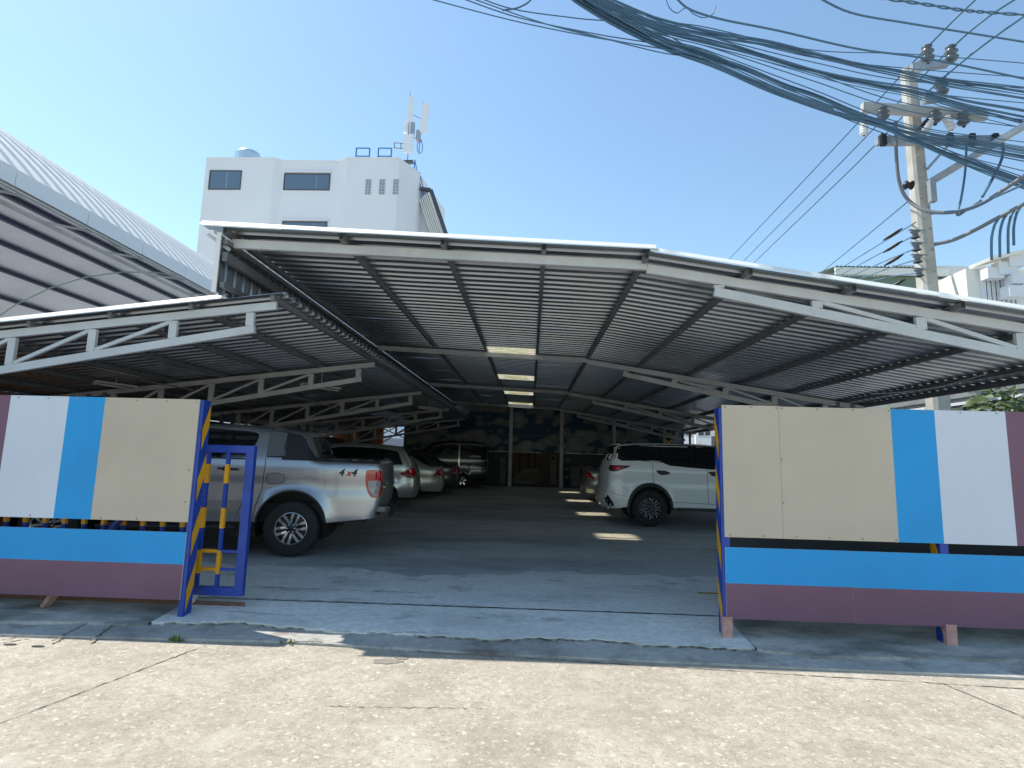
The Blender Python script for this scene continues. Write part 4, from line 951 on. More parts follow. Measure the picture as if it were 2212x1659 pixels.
hatch('sedan', 'pale champagne sedan parked between the silver people carrier and the dark sedan', 'paint_champagne', 884, 1078, 18.1, math.pi, 'sedan', .85, 2.55, .30)
hatch('sedan', 'dark grey sedan with bright bumper glints parked beside the black van', 'paint_grey', 928, 1069, 20.6, math.pi, 'sedan', .85, 2.55, .30)
hatch('van', 'black van parked at the back beside the cloud mural', 'paint_black', 998, 1057, 23.6, math.pi, 'van', .78, 1.95, .30, 'van')
hatch('sedan', 'light grey sedan half hidden behind the rear of the white SUV', 'paint_lgrey', 1330, 1078, 19.4, 0, 'sedan', .86, 2.6, .31)

# ---------------------------------------------------------------- utility pole
PYD = 11.0
pb0 = at(2005, 640, PYD); pt0 = at(1961, 150, PYD)
up = (pt0-pb0); base = pb0 - up*((pb0.z+.2)/up.z)
pole = thing('utility_pole', 'leaning concrete utility pole with crossarms at the upper right', 'utility pole', base)
def on_pole(v): t = (v-640)/(150-640); return pb0+up*t
w0, w1 = .40, .31; b = MB()
N = 10
for i in range(N):
    pass
def ring(p, w_): h = w_/2; c_ = h*.35; return [(p.x-h+c_,p.y-h,p.z),(p.x+h-c_,p.y-h,p.z),(p.x+h,p.y-h+c_,p.z),(p.x+h,p.y+h-c_,p.z),(p.x+h-c_,p.y+h,p.z),(p.x-h+c_,p.y+h,p.z),(p.x-h,p.y+h-c_,p.z),(p.x-h,p.y-h+c_,p.z)]
rows = [base+(pt0-base)*(i/N) for i in range(N+1)]
vv = []
for i, q in enumerate(rows): vv += ring(q, .36+(.235-.36)*i/N)
b.add(vv, [(i*8+j, i*8+(j+1) % 8, (i+1)*8+(j+1) % 8, (i+1)*8+j) for i in range(N) for j in range(8)]+[tuple(N*8+j for j in range(8))]); b.build('shaft', 'concrete', pole)
for v in range(330, 620, 22):
    q = on_pole(v); b = MB(); b.tube([q+Vector((.05*(1 if v % 44 else -1), -.20, 0)), q+Vector((.05*(1 if v % 44 else -1), 0, 0))], .012, 6); b.build('bolt', 'galv', pole)
def arm(u0, v0, u1, v1, dy, ht, m_, name='crossarm'):
    b = MB(); b.bar(at(u0, v0, PYD+dy), at(u1, v1, PYD+dy), .11, ht); return b.build(name, m_, pole)
arm(1968, 146, 2046, 138, -.25, .13, 'galv'); arm(1975, 150, 1990, 142, -.27, .20, 'galv', 'bracket')
arm(1862, 232, 2130, 250, -.24, .18, 'concrete'); arm(1893, 305, 2165, 303, -.30, .16, 'galv'); arm(1995, 215, 2040, 209, -.28, .17, 'galv')
b = MB(); b.bar(at(2007, 395, PYD-.1), at(2290, 225, PYD-1.2), .13, .10); b.build('strut_arm', 'galv', pole)
b = MB(); b.bar(at(2003, 365, PYD-.2), at(2052, 310, PYD-.32), .05, .05); b.build('brace', 'galv', pole)
def insulator(u, v, hpx, m_='porcelain', Y=PYD-.3, rr=.125):
    p = at(u, v, Y); h = at(u, v-hpx, Y).z-p.z; b = MB()
    b.lathe([(.03,-.06),(.04,0),(rr*.75,.02*h),(rr,.18*h),(rr*.62,.30*h),(rr*.66,.42*h),(rr*.98,.55*h),(rr*.6,.68*h),(rr*.62,.78*h),(rr*.8,.88*h),(rr*.5,.97*h),(.01,h)], p, (0,0,1), 18); b.build('insulator', m_, pole, smooth=True)
insulator(2004, 132, 34); insulator(2056, 132, 34); insulator(2035, 205, 36)
for (u, v) in ((1907, 240), (2020, 246), (2082, 250)): insulator(u, v+18, 26, 'porcelain', PYD-.42, .12)
for (u, v, s_) in ((1997, 285, 1), (2056, 278, -1), (1866, 290, 0)):
    p0, p1 = at(u, v, PYD-.45), at(u+s_*14, v-26, PYD-.4); b = MB()
    for k in range(5):
        q = p0+(p1-p0)*(k/5); b.lathe([(.02,-.03),(.075,0),(.075,.03),(.03,.05)], q, (p1-p0), 14)
    b.tube([p0, p1], .03, 8); b.build('string_insulator', 'porcelain_white', pole, smooth=True)
b = MB(); b.bar(at(1989, 280, PYD-.4), at(2004, 262, PYD-.4), .12, .12); b.build('fuse_tube', 'black', pole)
for v in (507, 534, 560, 590):                         # spool rack on the left of the pole
    q = at(1977+(v-507)*.1, v, PYD-.28); b = MB(); b.lathe([(.06,-.07),(.085,-.06),(.05,-.02),(.05,.02),(.085,.06),(.06,.07)], q, (0,0,1), 14); b.build('spool_insulator', 'porcelain', pole, smooth=True)
    b = MB(); b.box(tuple(q+Vector((-.12,-.03,.085))), tuple(q+Vector((.2,.03,.10)))); b.build('spool_bracket', 'galv', pole)
q = at(1963, 400, PYD-.3); b = MB(); b.lathe([(.02,-.1),(.09,-.06),(.05,0),(.09,.06),(.02,.1)], q, (1,0,0), 12); b.build('clamp', 'black', pole, smooth=True)
q = at(2012, 405, PYD-.3); b = MB(); b.box(tuple(q-Vector((.05,.05,.3))), tuple(q+Vector((.06,.05,.15)))); b.build('bracket', 'galv', pole)
for u in (1908, 2052, 2100, 2150): 
    q = at(u, 302, PYD-.36); b = MB(); b.box(tuple(q-Vector((.05,.04,.12))), tuple(q+Vector((.05,.04,.12)))); b.build('clamp', 'black', pole)

# ---------------------------------------------------------------- overhead cables
def cable(pts, r, label, group=None, n=8, name='cable', m_='cable', twist=0):
    if min(q[2] for q in pts) < 8.6: pts = [(u, v, 8.0+(Y-5.0)*.48 if Y < 10.1 else Y) for u, v, Y in pts]; r *= 1.2
    P = spline([at(u, v, Y) for u, v, Y in pts], n); b = MB()
    for end in (0, -1):                          # cables run on past the edge of the view
        u, v, _ = pts[end]
        if (v < 0 or u > 2212) and r > .0065 and len(pts) > 4:
            e0, e1 = P[end], P[end+3 if end == 0 else -4]; d = (e0-e1).normalized(); ext = [e0+d*k*1.0 for k in range(1, 19 if end else 4)]
            P = P+ext if end == -1 else ext[::-1]+P
    if twist:
        for ph in (0, 3.14):
            Q = []
            for i, p in enumerate(P):
                a = i*.55+ph; Q.append(p+Vector((0, math.cos(a), math.sin(a)))*r)
            b.tube(Q, r*.8, 5)
    else: b.tube(P, r, 6)
    return tag(b.build(name, m_, smooth=True), label, 'cable', group)
# three high-voltage wires running back over the pole
G = 'high-voltage wires over the pole insulators'
for i, (a, mid, c_) in enumerate((((2150,-40),(2003,102),(1572,557)), ((2235,-30),(2055,104),(1604,560)), ((2290,-20),(2033,172),(1626,564)))):
    lab = ('left', 'middle', 'right')[i]+' of the three straight high-voltage wires slanting down past the pole top'
    cable([(a[0],a[1],8.4), (mid[0],mid[1],PYD-.3), ((mid[0]+c_[0])/2,(mid[1]+c_[1])/2+6,17), (c_[0],c_[1]+6,29)], .017, lab, G)
G = 'low wires dropping behind the carport from the pole'
for i, (u, v, u2, v2) in enumerate(((1965,432,1772,588),(1978,480,1792,590),(1978,507,1810,592),(1980,536,1830,594),(1982,560,1850,598),(1984,590,1870,600))):
    cable([(u,v,PYD-.25), ((u+u2)/2,(v+v2)/2+2,15), (u2-12,v2+12,21)], .014, ('topmost','second','third','fourth','fifth','lowest')[i]+' of six low wires leaving the pole to the left', G)
    if i in (1, 2, 3, 5):
        p = at(u-28, v+13, PYD+.5); q = p+Vector((-.26,.25,-.17)); b = MB(); b.tube([p, p+(q-p)*.3, p+(q-p)*.7, q], [.012,.035,.035,.012], 8); tag(b.build('cable_clamp', 'black', smooth=True), 'dark wedge clamp on the '+('','second','third','fourth','','lowest')[i]+' low wire left of the pole', 'clamp', 'clamps on the low wires')
# the thick bundle of telephone cables: many strands from the upper middle fanning out past the pole
rnd = random.Random(3)
SHEAF = [('lowest', 14, 4.0, [(1222,-22),(1249,0),(1335,52),(1432,100),(1534,137),(1641,184),(1706,208),(1810,245),(1895,268),(1960,296),(2070,342),(2150,372),(2290,425)]),
         ('second lowest', 14, 4.5, [(1236,-22),(1265,0),(1345,45),(1432,86),(1534,121),(1611,148),(1687,181),(1764,208),(1840,239),(1902,264),(1990,290),(2090,310),(2290,345)]),
         ('middle', 13, 5.0, [(1255,-22),(1285,0),(1355,36),(1432,68),(1534,94),(1626,117),(1733,147),(1810,168),(1902,186),(1975,198),(2086,228),(2190,250),(2290,272)]),
         ('upper', 11, 4.5, [(1280,-22),(1310,0),(1370,26),(1432,48),(1534,73),(1657,93),(1779,123),(1865,141),(1945,157),(2036,176),(2140,192),(2290,214)])]
G = 'strands of the thick telephone cable bundle'
for nm, cnt, amp, path in SHEAF:
    for i in range(cnt):
        o1, o2, o3 = rnd.uniform(-amp, amp), rnd.uniform(-amp*1.5, amp*1.5), rnd.uniform(-amp*4, amp*4); Y0 = 5.2+rnd.uniform(-.12,.12); ph = rnd.uniform(0,6.3); P = []
        for k, (u, v) in enumerate(path):
            t = k/(len(path)-1); P.append((u, v+(o1*2.2*(1-t)+o2*t+o3*max(0, t-.55)*2)+1.6*math.sin(k*1.3+ph), Y0+4.6*t))
        cable(P, rnd.choice((.0055,.006,.007,.008,.010)), 'dark strand in the '+nm+' sheaf of the thick cable bundle', G+', '+nm+' sheaf', n=5)
for i in range(9):                              # single cables spread between the sheaves
    t = i/8; a0, a1, a2, a3 = 58+70*t+rnd.uniform(-6,6), 100+110*t+rnd.uniform(-8,8), 122+190*t+rnd.uniform(-9,9), 146+240*t+rnd.uniform(-14,14)
    cable([(1300-50*t,-12,5.2),(1432,42+50*t,5.9),(1534,a0,6.4),(1750,a1+8,7.6),(1970,a2,8.8),(2290,a3,9.9)], .0075, ('topmost','second','third','fourth','fifth','sixth','seventh','eighth','lowest')[i]+' from the top of the single cables spread between the sheaves', 'single cables between the sheaves')
G = 'cables entering from the upper left to join the bundle'
for i, (a, b_, c_, d_) in enumerate((((900,-10),(1106,44),(1280,80),(1440,108)), ((985,-8),(1120,38),(1290,74),(1440,100)), ((1000,-10),(1180,52),(1330,88),(1500,118)), ((1010,-14),(1110,20),(1250,40),(1400,58)), ((975,-12),(1106,34),(1240,66),(1420,112)))):
    cable([(*a,5.0),(*b_,5.4),(*c_,5.9),(*d_,6.4),(1545,141-2*i,6.7),(1680,198-2*i,7.2),(1800,241-2*i,7.8)], .008, ('lowest, blue-grey','second','third','topmost','steepest')[i]+' cable coming in from the upper left to meet the bundle', G)
cable([(1085,22,5.3),(1115,18,5.3),(1140,6,5.3),(1152,-8,5.3)], .012, 'short slack loop of cable at the top edge left of the bundle')
cable([(1455,-10,5.6),(1490,20,5.8),(1560,42,6.1),(1680,66,6.6),(1850,105,7.4),(2010,128,8.2),(2260,180,9.0)], .014, 'single cable running above the bundle from the top edge to the right')
cable([(1762,-8,6.2),(1840,28,6.6),(1960,50,7.2),(2110,74,8),(2270,100,8.6)], .014, 'single upper cable entering at the top edge, right of centre')
cable([(1890,-6,6.4),(1990,8,6.8),(2080,22,7.2),(2150,28,7.6),(2270,36,8.2)], .014, 'twisted pair of black cables in the top right corner', twist=1, n=16)
cable([(1437,-6,5.6),(1446,16,5.6),(1462,28,5.6),(1482,17,5.6),(1498,30,5.6),(1520,38,5.6),(1540,30,5.7),(1546,12,5.7)], .007, 'thin scribbled loop of wire at the top edge above the bundle')
G = 'drooping service cables right of the pole'
cable([(1935,262,PYD-.5),(1936,330,PYD-.45),(1942,390,PYD-.4),(1960,430,PYD-.35),(2000,455,PYD-.6),(2060,458,PYD-.9),(2120,440,PYD-1.2),(2190,395,PYD-1.5),(2290,330,PYD-2)], .034, 'thick grey cable looping under the pole and rising to the right', G, m_='cable_grey')
cable([(2165,300,PYD-.4),(2166,335,PYD-.5),(2150,375,PYD-.7),(2122,425,PYD-1.0)], .026, 'dark drop cable curving down from the right end of the lowest crossarm', G)
cable([(2088,310,PYD-.4),(2085,370,PYD-.5),(2076,430,PYD-.8),(2068,464,PYD-.9),(2090,452,PYD-1),(2120,432,PYD-1.2)], .022, 'dark drop cable bending back up in a sharp V right of the pole', G)
cable([(2018,528,PYD-.3),(2060,518,PYD-.5),(2110,495,PYD-.8),(2160,468,PYD-1.1),(2290,400,PYD-2)], .036, 'thick cable leaving the pole low and climbing to the right edge', G, m_='cable_grey')
for i, (u, v, v2) in enumerate(((2148,476,562),(2166,466,556),(2184,455,548),(2196,450,530))):
    cable([(u+8,v-2,PYD-1.1),(u,v+12,PYD-1.1),(u-6,v+40,PYD-1.0),(u-6,v2,PYD-.9)], .024, ('leftmost','second','third','rightmost')[i]+' of four short cables dropping to the cream house', 'cable drops at the right edge')
cable([(2270,372,9.2),(2140,430,9.6),(2080,452,9.9),(2010,462,10.4)], .018, 'cable returning from the right edge to the pole under the bundle')

# ---------------------------------------------------------------- trees seen past the right eave
def tree(name, label, base, h, rx, rz, nleaf, seed, m_='leaf', leaf=.16):
    rn = random.Random(seed); t = thing(name, label, 'tree', base, 'trees beyond the yard wall'); bx, by, bz = base
    b = MB(); b.tube([(bx,by,bz),(bx+.1,by,bz+h*.3),(bx-.05,by+.1,bz+h*.55),(bx,by,bz+h*.8)], [.16,.13,.10,.05], 10)
    for i in range(7):
        a = rn.uniform(0, 6.28); z0 = bz+h*rn.uniform(.35,.6); b.tube([(bx,by,z0),(bx+math.cos(a)*rx*.4,by+math.sin(a)*rx*.4,z0+h*.15),(bx+math.cos(a)*rx*.75,by+math.sin(a)*rx*.75,z0+h*.25)], [.06,.04,.015], 6)
    b.build('trunk', 'bark', t, smooth=True)
    b = MB(); cl = [(rn.gauss(0,.45), rn.gauss(0,.45), rn.gauss(0,.45), rn.uniform(.25,.5)) for _ in range(26)]
    for i in range(nleaf):
        cx_, cy_, cz_, cr = rn.choice(cl); d = Vector((rn.gauss(0,1), rn.gauss(0,1), rn.gauss(0,1))).normalized()*cr*rn.uniform(.5,1)
        p = Vector((bx+(cx_+d.x)*rx, by+(cy_+d.y)*rx, bz+h*.72+(cz_+d.z)*rz)); a = Vector((rn.gauss(0,1), rn.gauss(0,1), rn.gauss(0,.6))).normalized(); c_ = a.orthogonal().normalized(); s_ = leaf*rn.uniform(.6,1.3)
        b.add([p-a*s_, p+c_*s_*.35, p+a*s_, p-c_*s_*.35], [(0,1,2,3)])
    cr_ = b.build('crown', m_, t); return t
tree('tree', 'sunlit yellow-green tree past the right eave above the fence end', (10.9, 9.6, -.1), 3.4, 1.3, 1.2, 2600, 5)
tree('shrub_tree', 'reddish leaved shrub in front of the sunlit tree at the right edge', (9.9, 8.9, -.1), 2.3, .7, .6, 900, 9, 'leaf_red')
tree('tree', 'dark green tree glimpsed further back past the right eave', (11.0, 15.5, -.1), 3.2, 1.2, 1.2, 1800, 13)

# ---------------------------------------------------------------- white tower block behind
BY = 45.0
bl_ = thing('office_building', 'white multi-storey block with glass block windows rising behind the carport', 'building', at(660, 900, BY))
def P(u, v, Y): return at(u, v, Y)
ztop = at(600, 353, BY).z
fu = [(445,44.45),(478,44.42),(592,44.35),(612,44.75),(728,44.75),(748,44.2),(862,44.2),(905,46.5)]
foot_ = [(at(u, 353, Y).x, Y) for u, Y in fu]
foot_ = foot_ + [(foot_[-1][0]+1.2, 54), (foot_[0][0]-.6, 54)]
b = MB(); b.extr([(x, y) for x, y in foot_], lambda a, c, t: (a, c, t), 0, -.1, ztop); b.build('wall', 'wall_white', bl_)
b = MB(); b.extr([(x, y-.06 if y < 46 else y) for x, y in foot_], lambda a, c, t: (a, c, t), 0, ztop+.002, ztop+.16); b.build('parapet_cap', 'wall_white', bl_)
def fy(u):
    for (a, ya), (c, yc) in zip(fu, fu[1:]):
        if a <= u <= c: return ya+(yc-ya)*(u-a)/(c-a)
    return 45
def window(u0, v0, u1, v1, mull, Y, bands_=1, hood=True):
    a, c = at(u0, v1, Y-.06), at(u1, v0, Y-.06); y = Y-.02
    wd = MB(); t = .07
    wd.box((a.x, y-.05, a.z), (a.x+t, y+.06, c.z)); wd.box((c.x-t, y-.05, a.z), (c.x, y+.06, c.z)); wd.box((a.x+t, y-.05, a.z), (c.x-t, y+.06, a.z+t)); wd.box((a.x+t, y-.05, c.z-t), (c.x-t, y+.06, c.z))
    w_ = wd.build('window', 'frame_dark', bl_)
    xs = [a.x+t]+[a.x+(c.x-a.x)*q for q in mull]+[c.x-t]
    for x0, x1 in zip(xs, xs[1:]):
        g_ = MB(); g_.box((x0+.02, y-.012, a.z+t), (x1-.02, y+.03, c.z-t)); g_.build('pane', 'glass_bld', w_)
    if hood:
        h_ = MB(); h_.box((a.x-.12, y-.16, c.z+.05), (c.x+.12, y+.05, c.z+.16)); h_.build('hood', 'wall_white', w_)
window(449, 368, 523, 409, (.54,), 44.42, hood=False)
window(611, 375, 714, 410, (.70,), 44.75); window(606, 479, 707, 521, (.70,), 44.75); window(606, 585, 707, 627, (.70,), 44.75)
for u in (788, 818, 848):
    a, c = at(u, 420, 44.15), at(u+14, 387, 44.15); fr = MB(); fr.box((a.x, 44.15, a.z), (c.x, 44.25, c.z)); w_ = fr.build('window', 'wall_grey', bl_)
    for i in range(2):
        for j in range(5):
            dx, dz = (c.x-a.x)/2, (c.z-a.z)/5; g_ = MB()
            g_.box((a.x+dx*i+.03, 44.135, a.z+dz*j+.03), (a.x+dx*(i+1)-.03, 44.2, a.z+dz*(j+1)-.03)); g_.build('glass_block', 'glass_block', w_)
# louvred sunshade on the right side
lo = [at(915, 410, 47), at(932, 412, 47.5)]
b = MB()
pa, pb, pc = at(905, 405, 46.6), at(925, 409, 47.2), at(965, 515, 47.2)
for k in range(7):
    t = k/6; b = MB(); b.bar(at(907+22*t, 432+ (-18)*t, 47.0), at(950+22*t, 560-12*t, 47.0), .10, .25, up=(0,1,0)); b.build('louvre', 'wall_cream', bl_)
b = MB(); b.bar(at(908, 408, 46.9), at(931, 411, 46.9), .35, .25); b.bar(at(931, 411, 46.9), at(977, 545, 46.9), .35, .22, up=(0,1,0)); b.build('louvre_frame', 'frame_dark', bl_)
b = MB(); q = [at(905, 412, 47.3), at(925, 412, 47.3), at(975, 560, 47.3), at(905, 560, 47.3)]
b.add([(v.x, 47.3, v.z) for v in q]+[(v.x, 53, v.z) for v in q], [(0,1,2,3),(4,7,6,5),(0,4,5,1),(1,5,6,2),(2,6,7,3),(3,7,4,0)]); b.build('side_wing', 'wall_grey', bl_)
# things on its roof
p_ = at(537, 356, 46); tk = thing('water_tank', 'pale blue domed water tank on the left of the white block roof', 'tank', p_)
rr = (at(561, 340, 46).x-at(512, 340, 46).x)/2; hh = at(520, 326, 46).z-p_.z; ox = at(537, 340, 46).x
b = MB(); pr = [(rr, -.4)]
for k in range(7): pr += [(rr, hh*(.0+.09*k)), (rr*1.015, hh*(.045+.09*k))]
b.lathe(pr+[(rr, hh*.66),(rr*.9, hh*.82),(rr*.6, hh*.95),(rr*.2, hh*1.0),(.02, hh)], (ox, 46, p_.z), (0,0,1), 32); b.build('body', 'tank', tk, smooth=True)
b = MB(); q = at(506, 350, 45.6); b.tube([(q.x, 45.6, q.z-.3), (q.x+.08, 45.6, at(509, 325, 45.6).z), (q.x+.6, 45.7, at(520, 326, 45.6).z)], .04, 6); b.build('pipe', 'galv', tk)
for i, (u0, u1, Y, wh) in enumerate(((768, 799, 45, 'left one on the edge'), (816, 846, 45, 'right one, nearer the antenna mast'))):
    a, c = at(u0, 352, Y), at(u1, 320, Y); rl = thing('roof_railing', 'small blue two-rail guard on the white block roof, '+wh, 'railing', a)
    for x in (a.x, c.x): b = MB(); b.box((x-.05, Y-.05, ztop-.1), (x+.05, Y+.05, c.z)); b.build('post', 'rail_blue', rl)
    for z in (c.z, (c.z+ztop)/2): b = MB(); b.box((a.x+.051, Y-.04, z-.06), (c.x-.051, Y+.04, z+.03)); b.build('rail', 'rail_blue', rl)
for i, (u0, v0, u1, v1, wh) in enumerate(((896,345,905,390,'upper of two'), (906,372,914,405,'lower of two'))):
    Y = 47; a, c = at(u0, v0, Y), at(u1, v1, Y); rl = thing('roof_railing', 'blue guard on the sloping right edge of the white block, '+wh, 'railing', a)
    b = MB(); b.bar(a, c, .08, .08); b.bar(a+Vector((0,0,-.7)), c+Vector((0,0,-.7)), .06, .06); b.build('rail', 'rail_blue', rl)
    for q in (a, c): b = MB(); b.box((q.x-.04, Y-.05, q.z-1.5), (q.x+.04, Y+.05, q.z-.045)); b.build('post', 'rail_blue', rl)
Y = 45.5; q = at(878, 352, Y); an = thing('antenna_mast', 'mobile antenna mast with white panel antennas on the block roof corner', 'antenna', q)
def pb(u0, v0, u1, v1, y0, y1, name, m_):
    a, c = at(u0, v1, Y), at(u1, v0, Y); b = MB(); b.box((a.x, Y+y0, a.z), (c.x, Y+y1, c.z)); return b.build(name, m_, an)
b = MB(); b.tube([at(880, 352, Y), at(886, 205, Y)], .06, 8); b.build('pole', 'galv', an)
b = MB(); b.tube([at(905, 331, Y), at(914, 220, Y)], .05, 8); b.build('pole', 'galv', an)
def slab(c0, c1, w0, name):
    b = MB(); b.bar(at(*c0, Y-.3), at(*c1, Y-.3), w0, .22, up=(0,1,0)); return b.build(name, 'antenna', an)
slab((885, 262), (889, 209), .42, 'panel_antenna'); slab((914, 285), (920, 224), .58, 'panel_antenna'); slab((881.5, 330), (883.5, 292), .72, 'panel_antenna')
pb(872, 265, 880, 287, -.2, .15, 'radio_unit', 'antenna'); pb(899, 283, 909, 306, -.2, .15, 'radio_unit', 'galv'); pb(886, 265, 896, 290, -.1, .2, 'radio_unit', 'galv')
b = MB(); b.tube([at(892, 248, Y), at(912, 258, Y)], .05, 6); b.tube([at(890, 296, Y), at(912, 304, Y)], .06, 6); b.build('arm', 'galv', an)
fr = MB()
for (x0, y0, x1, y1) in ((851,309,878,311),(851,320,878,322),(852,309,852,321),(866,310,866,322)): fr.bar(at(x0,y0,Y), at(x1,y1,Y), .09, .09)
fr.build('flood_lamp_frame', 'galv', an)
b = MB(); b.tube([at(907+6*math.sin(i*.52)*(1 if i < 12 else 1), 318-14*math.cos(i*.52), Y) for i in range(13)], .035, 6); b.build('cable_loop', 'rail_blue', an)
b = MB(); b.bar(at(866, 351, Y), at(893, 350, Y), .5, .14); b.build('base_plate', 'frame_dark', an)
b = MB(); b.tube([at(885.5, 206, Y), at(886, 195, Y)], .02, 5); b.build('lightning_rod', 'galv', an)

# ---------------------------------------------------------------- arched hall on the left
hall = thing('arched_hall', 'big hall at far left with curved pale ribbed roof, white fascia and open eave', 'building', (-14, 20, 0))
EX, EZ0, EZ1 = -11.0, 6.94, 7.28
RAD, A0 = 12.0, R(48)
cxx = EX - RAD*math.sin(A0); czz = EZ1 - RAD*math.cos(A0)
def arc(s, dr=0):                                # s metres up the roof from the eave
    a = A0 - s/RAD; return cxx+(RAD+dr)*math.sin(a), czz+(RAD+dr)*math.cos(a)
HY0, HY1 = 3.0, 39.0
b = MB(); ss = [RAD*2*A0*i/36 for i in range(37)]; yy_ = []; y = HY0
while y < HY1: yy_ += [(y, 0), (y+.30, 0), (y+.33, .05), (y+.40, .05), (y+.43, 0)]; y += .43+.02
o = []; F = []; k = len(yy_)
for s in ss:
    for (y, h) in yy_: x, z = arc(s, h); o.append((x, y, z))
for i in range(len(ss)-1):
    for j in range(k-1): F.append((i*k+j, (i+1)*k+j, (i+1)*k+j+1, i*k+j+1))
b.add(o, F); b.build('roof', 'roof_white', hall)
y = HY0; i = 0
while y < HY1:                                   # fascia boards, one by one
    b = MB(); b.box((EX+.02, y, EZ0-.004*(i % 2)), (EX+.06, min(y+1.96, HY1), EZ1+.03)); b.build('fascia_board', 'wall_white', hall); y += 1.98; i += 1
b = MB(); o = []
for s in ss:
    for y in (HY0+.1, HY1): x, z = arc(s, -.42); o.append((x, y, z))
b.add(o, [(2*i, 2*i+1, 2*i+3, 2*i+2) for i in range(len(ss)-1)]); b.build('soffit', 'hall_soffit', hall)
for s in (1.6, 3.6, 5.6, 7.6, 9.6, 11.6, 13.4, 15.2, 17.0, 18.6):
    x, z = arc(s, -.50); b = MB(); b.box((x-.09, HY0+.1, z-.10), (x+.09, HY1, z+.05)); b.build('purlin', 'hall_purlin', hall)
x1, z1 = EX-.75, EZ0-.10
b = MB(); b.tube([(x1, HY0, z1), (x1, HY1, z1)], .05, 8); b.build('edge_tube', 'steel_white', hall)
b = MB(); b.tube([(EX-.05, HY0, EZ0-.02), (EX-.05, HY1, EZ0-.02)], .03, 8); b.build('edge_tube', 'steel_white', hall)
y = HY0; 
while y < HY1-1:
    b = MB(); b.tube([(x1, y, z1), (EX-.06, y+.9, EZ0-.0)], .03, 6); b.build('brace', 'steel_white', hall); y += 1.9
for y in (15, 27):
    b = MB(); b.tube([(*arc(.3, -.6)[:1], y, arc(.3, -.6)[1])] + [(arc(s, -.75)[0], y, arc(s, -.75)[1]) for s in (1.5, 3, 5, 7, 9, 11, 13, 15, 17, 19)], .035, 6); b.build('arch_rib', 'hall_green', hall)
FX = 2*cxx-EX
g_ = [arc(q, -.4) for q in ss]; b = MB(); b.extr(g_, lambda a, c, t: (a, HY1-.2+.2*t, c)); b.build('gable_wall', 'hall_green', hall)
for y in (3.4, 13, 22.4, 30.0, 37.5):
    b = MB(); b.box((FX+.3, y, -.05), (FX+.6, y+.3, EZ0-.15)); b.build('column', 'concrete', hall)
for y in (3.4, 22.4, 30.0, 37.5):
    b = MB(); b.box((EX-.9, y, -.05), (EX-.6, y+.3, EZ0-.15)); b.build('column', 'concrete', hall)

# ---------------------------------------------------------------- buildings and trees to the right and behind
hb = thing('house', 'grey house with corrugated awning seen just over the carport roof beside the pole', 'house', at(1950, 640, 26))
Y = 26
def wb(u0, v0, u1, v1, Y, dp, name, m_, parent):
    a, c = at(u0, v1, Y), at(u1, v0, Y); b = MB(); b.box((a.x, Y, a.z), (c.x, Y+dp, c.z)); return b.build(name, m_, parent)
wb(1790, 605, 2135, 1000, Y+.5, 5, 'wall', 'wall_grey', hb)
a, c = at(1785, 588, Y), at(1985, 588, Y); b = MB()
zz = a.z
for k in range(24):
    x0 = a.x+(c.x-a.x)*k/24; dx = (c.x-a.x)/24
    b.add([(x0,Y-.8,zz),(x0+dx*.5,Y-.8,zz+.05),(x0+dx,Y-.8,zz),(x0,Y+1.5,zz+.35),(x0+dx*.5,Y+1.5,zz+.40),(x0+dx,Y+1.5,zz+.35)], [(0,1,4,3),(1,2,5,4)])
b.build('awning', 'roof_green', hb)
b = MB(); b.box((a.x, Y-.78, zz-.36), (c.x+.8, Y-.7, zz-.03)); b.build('awning_fascia', 'wall_cream', hb)
b = MB(); b.box((a.x, Y-.6, zz-1.2), (c.x-.4, Y-.55, zz-.37)); b.build('awning_back', 'roof_green', hb)
b = MB(); q0, q1 = at(1915, 583, Y+1), at(2140, 583, Y+1); b.box((q0.x, Y+.6, q0.z-.33), (q1.x, Y+4, q0.z+.1)); b.build('roof', 'wall_grey', hb)
wb(2062, 612, 2085, 680, Y+.3, .3, 'pillar', 'wall_cream', hb); wb(2093, 600, 2106, 660, Y+.35, .2, 'downpipe', 'frame_dark', hb); wb(2118, 625, 2128, 642, Y+.42, .1, 'window', 'frame_dark', hb)
wbld = thing('house', 'bright sunlit cream house with upright ribs on its wall at the right edge', 'house', at(2180, 650, 24))
Y = 24
wb(2122, 585, 2420, 1000, Y+.4, 6, 'wall', 'wall_cream', wbld)
for k in range(8): wb(2124+10*k, 588, 2129+10*k, 660, Y+.32, .1, 'rib', 'wall_white', wbld)
b = MB(); q0 = at(2118, 568, Y); b.bar(q0, q0+Vector((6, .3, 1.6)), 1.2, .14); b.build('roof_edge', 'wall_cream', wbld)
for i, (u0, v0, u1, v1) in enumerate(((2135,578,2168,600),(2160,565,2200,592),(2182,548,2212,574),(2190,592,2215,612),(2182,616,2225,640))): wb(u0, v0, u1, v1, Y-.2-.07*i, .4+.02*i, 'block', 'wall_white', wbld)
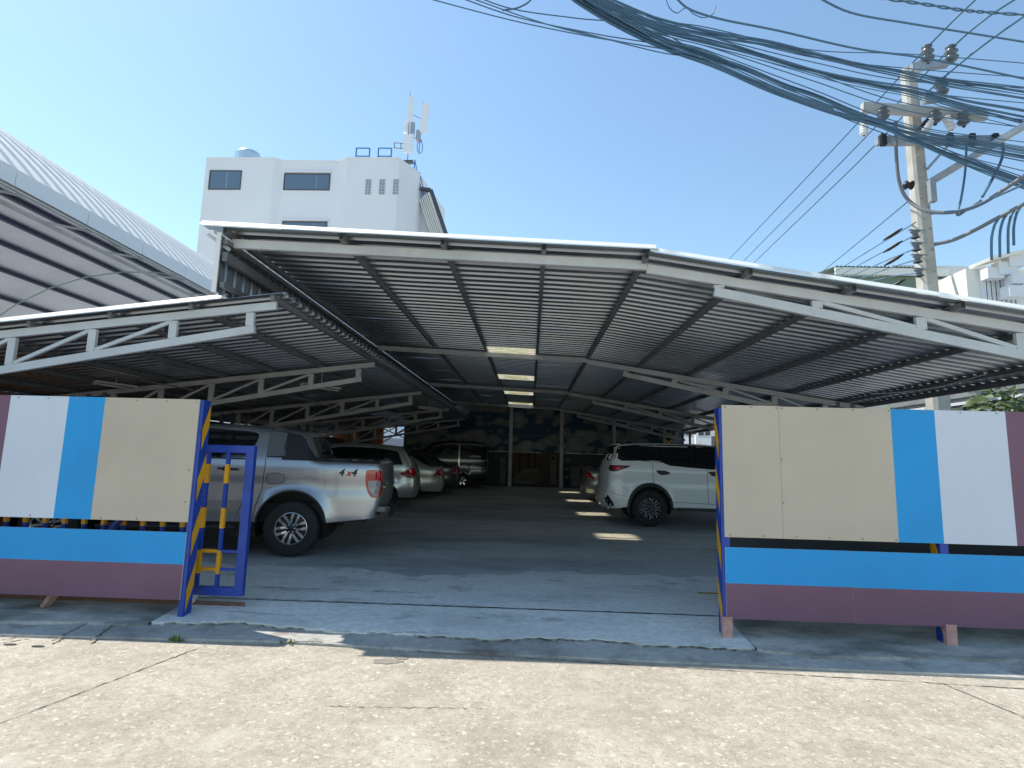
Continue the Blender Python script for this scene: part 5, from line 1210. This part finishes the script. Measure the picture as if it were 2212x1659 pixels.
# sunny white house seen through the open right side at the back
sh = thing('house', 'sunlit white house with a balcony seen through the open back right corner', 'house', (11, 34, 0))
Y = 34; wb(1440, 880, 1640, 1010, Y, 6, 'wall', 'wall_cream', sh)
wb(1478, 946, 1542, 966, Y-.6, .55, 'balcony_wall', 'wall_white', sh); wb(1478, 966, 1545, 972, Y-.8, .9, 'eave', 'wall_cream', sh)
for u in (1484, 1510, 1524): wb(u, 928, u+10, 940, Y-.05, .06, 'window', 'frame_dark', sh)
wb(1503, 928, 1508, 975, Y-.9, .2, 'post', 'wall_cream', sh)
b = MB()
for k in range(10): 
    q = at(1482+6*k, 968, Y-.82); b.box((q.x-.05, Y-.86, q.z-.12), (q.x+.05, Y-.81, q.z+.05))
b.build('dentils', 'wall_white', sh)
ch = thing('chevron_sign', 'yellow and black chevron sign at the end of the mural wall', 'sign', at(1448, 975, 25.6))
a, c = at(1438, 985, 25.6), at(1452, 926, 25.6); b = MB(); b.box((a.x, 25.6, a.z), (c.x, 25.63, c.z)); b.build('panel', 'black', ch)
mat('sign_yellow', (.62,.40,.03), .6)
for v in (930, 948, 966):
    L, Rr = at(1438.5, v, 25.59).x, at(1451.5, v, 25.59).x; m0 = (L+Rr)/2; z0 = at(1445, v, 25.59).z; b = MB()
    b.add([(x, 25.594, z) for x, z in ((L, z0), (m0, z0-.13), (Rr, z0), (Rr, z0-.12), (m0, z0-.25), (L, z0-.12))], [(0,1,4,5),(1,2,3,4)]); b.build('chevron', 'sign_yellow', ch)
# open yard wall and scraps past the right eave
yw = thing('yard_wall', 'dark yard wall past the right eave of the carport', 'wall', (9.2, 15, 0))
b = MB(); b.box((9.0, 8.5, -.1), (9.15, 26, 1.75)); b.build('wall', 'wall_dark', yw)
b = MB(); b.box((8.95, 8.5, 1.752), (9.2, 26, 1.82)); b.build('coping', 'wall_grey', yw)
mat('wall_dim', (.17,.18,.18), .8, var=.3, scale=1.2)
gw = thing('house', 'grey house with pale eave boards glimpsed between the right eave and the fence', 'house', (13, 16, 0))
b = MB(); b.box((12, 9, 0), (16, 24, 4.3)); b.build('wall', 'wall_dim', gw)
b = MB(); b.box((11.9, 8.8, 3.36), (11.99, 24.2, 3.44)); b.build('eave_board', 'wall_grey', gw)
b = MB(); b.box((11.9, 8.8, 3.56), (11.99, 24.2, 3.62)); b.build('eave_board', 'wall_dim', gw)
for y in (10, 11.8, 13.5, 16): b = MB(); b.box((11.9, y, 2.4), (11.99, y+.9, 3.3)); b.build('window', 'frame_dark', gw)
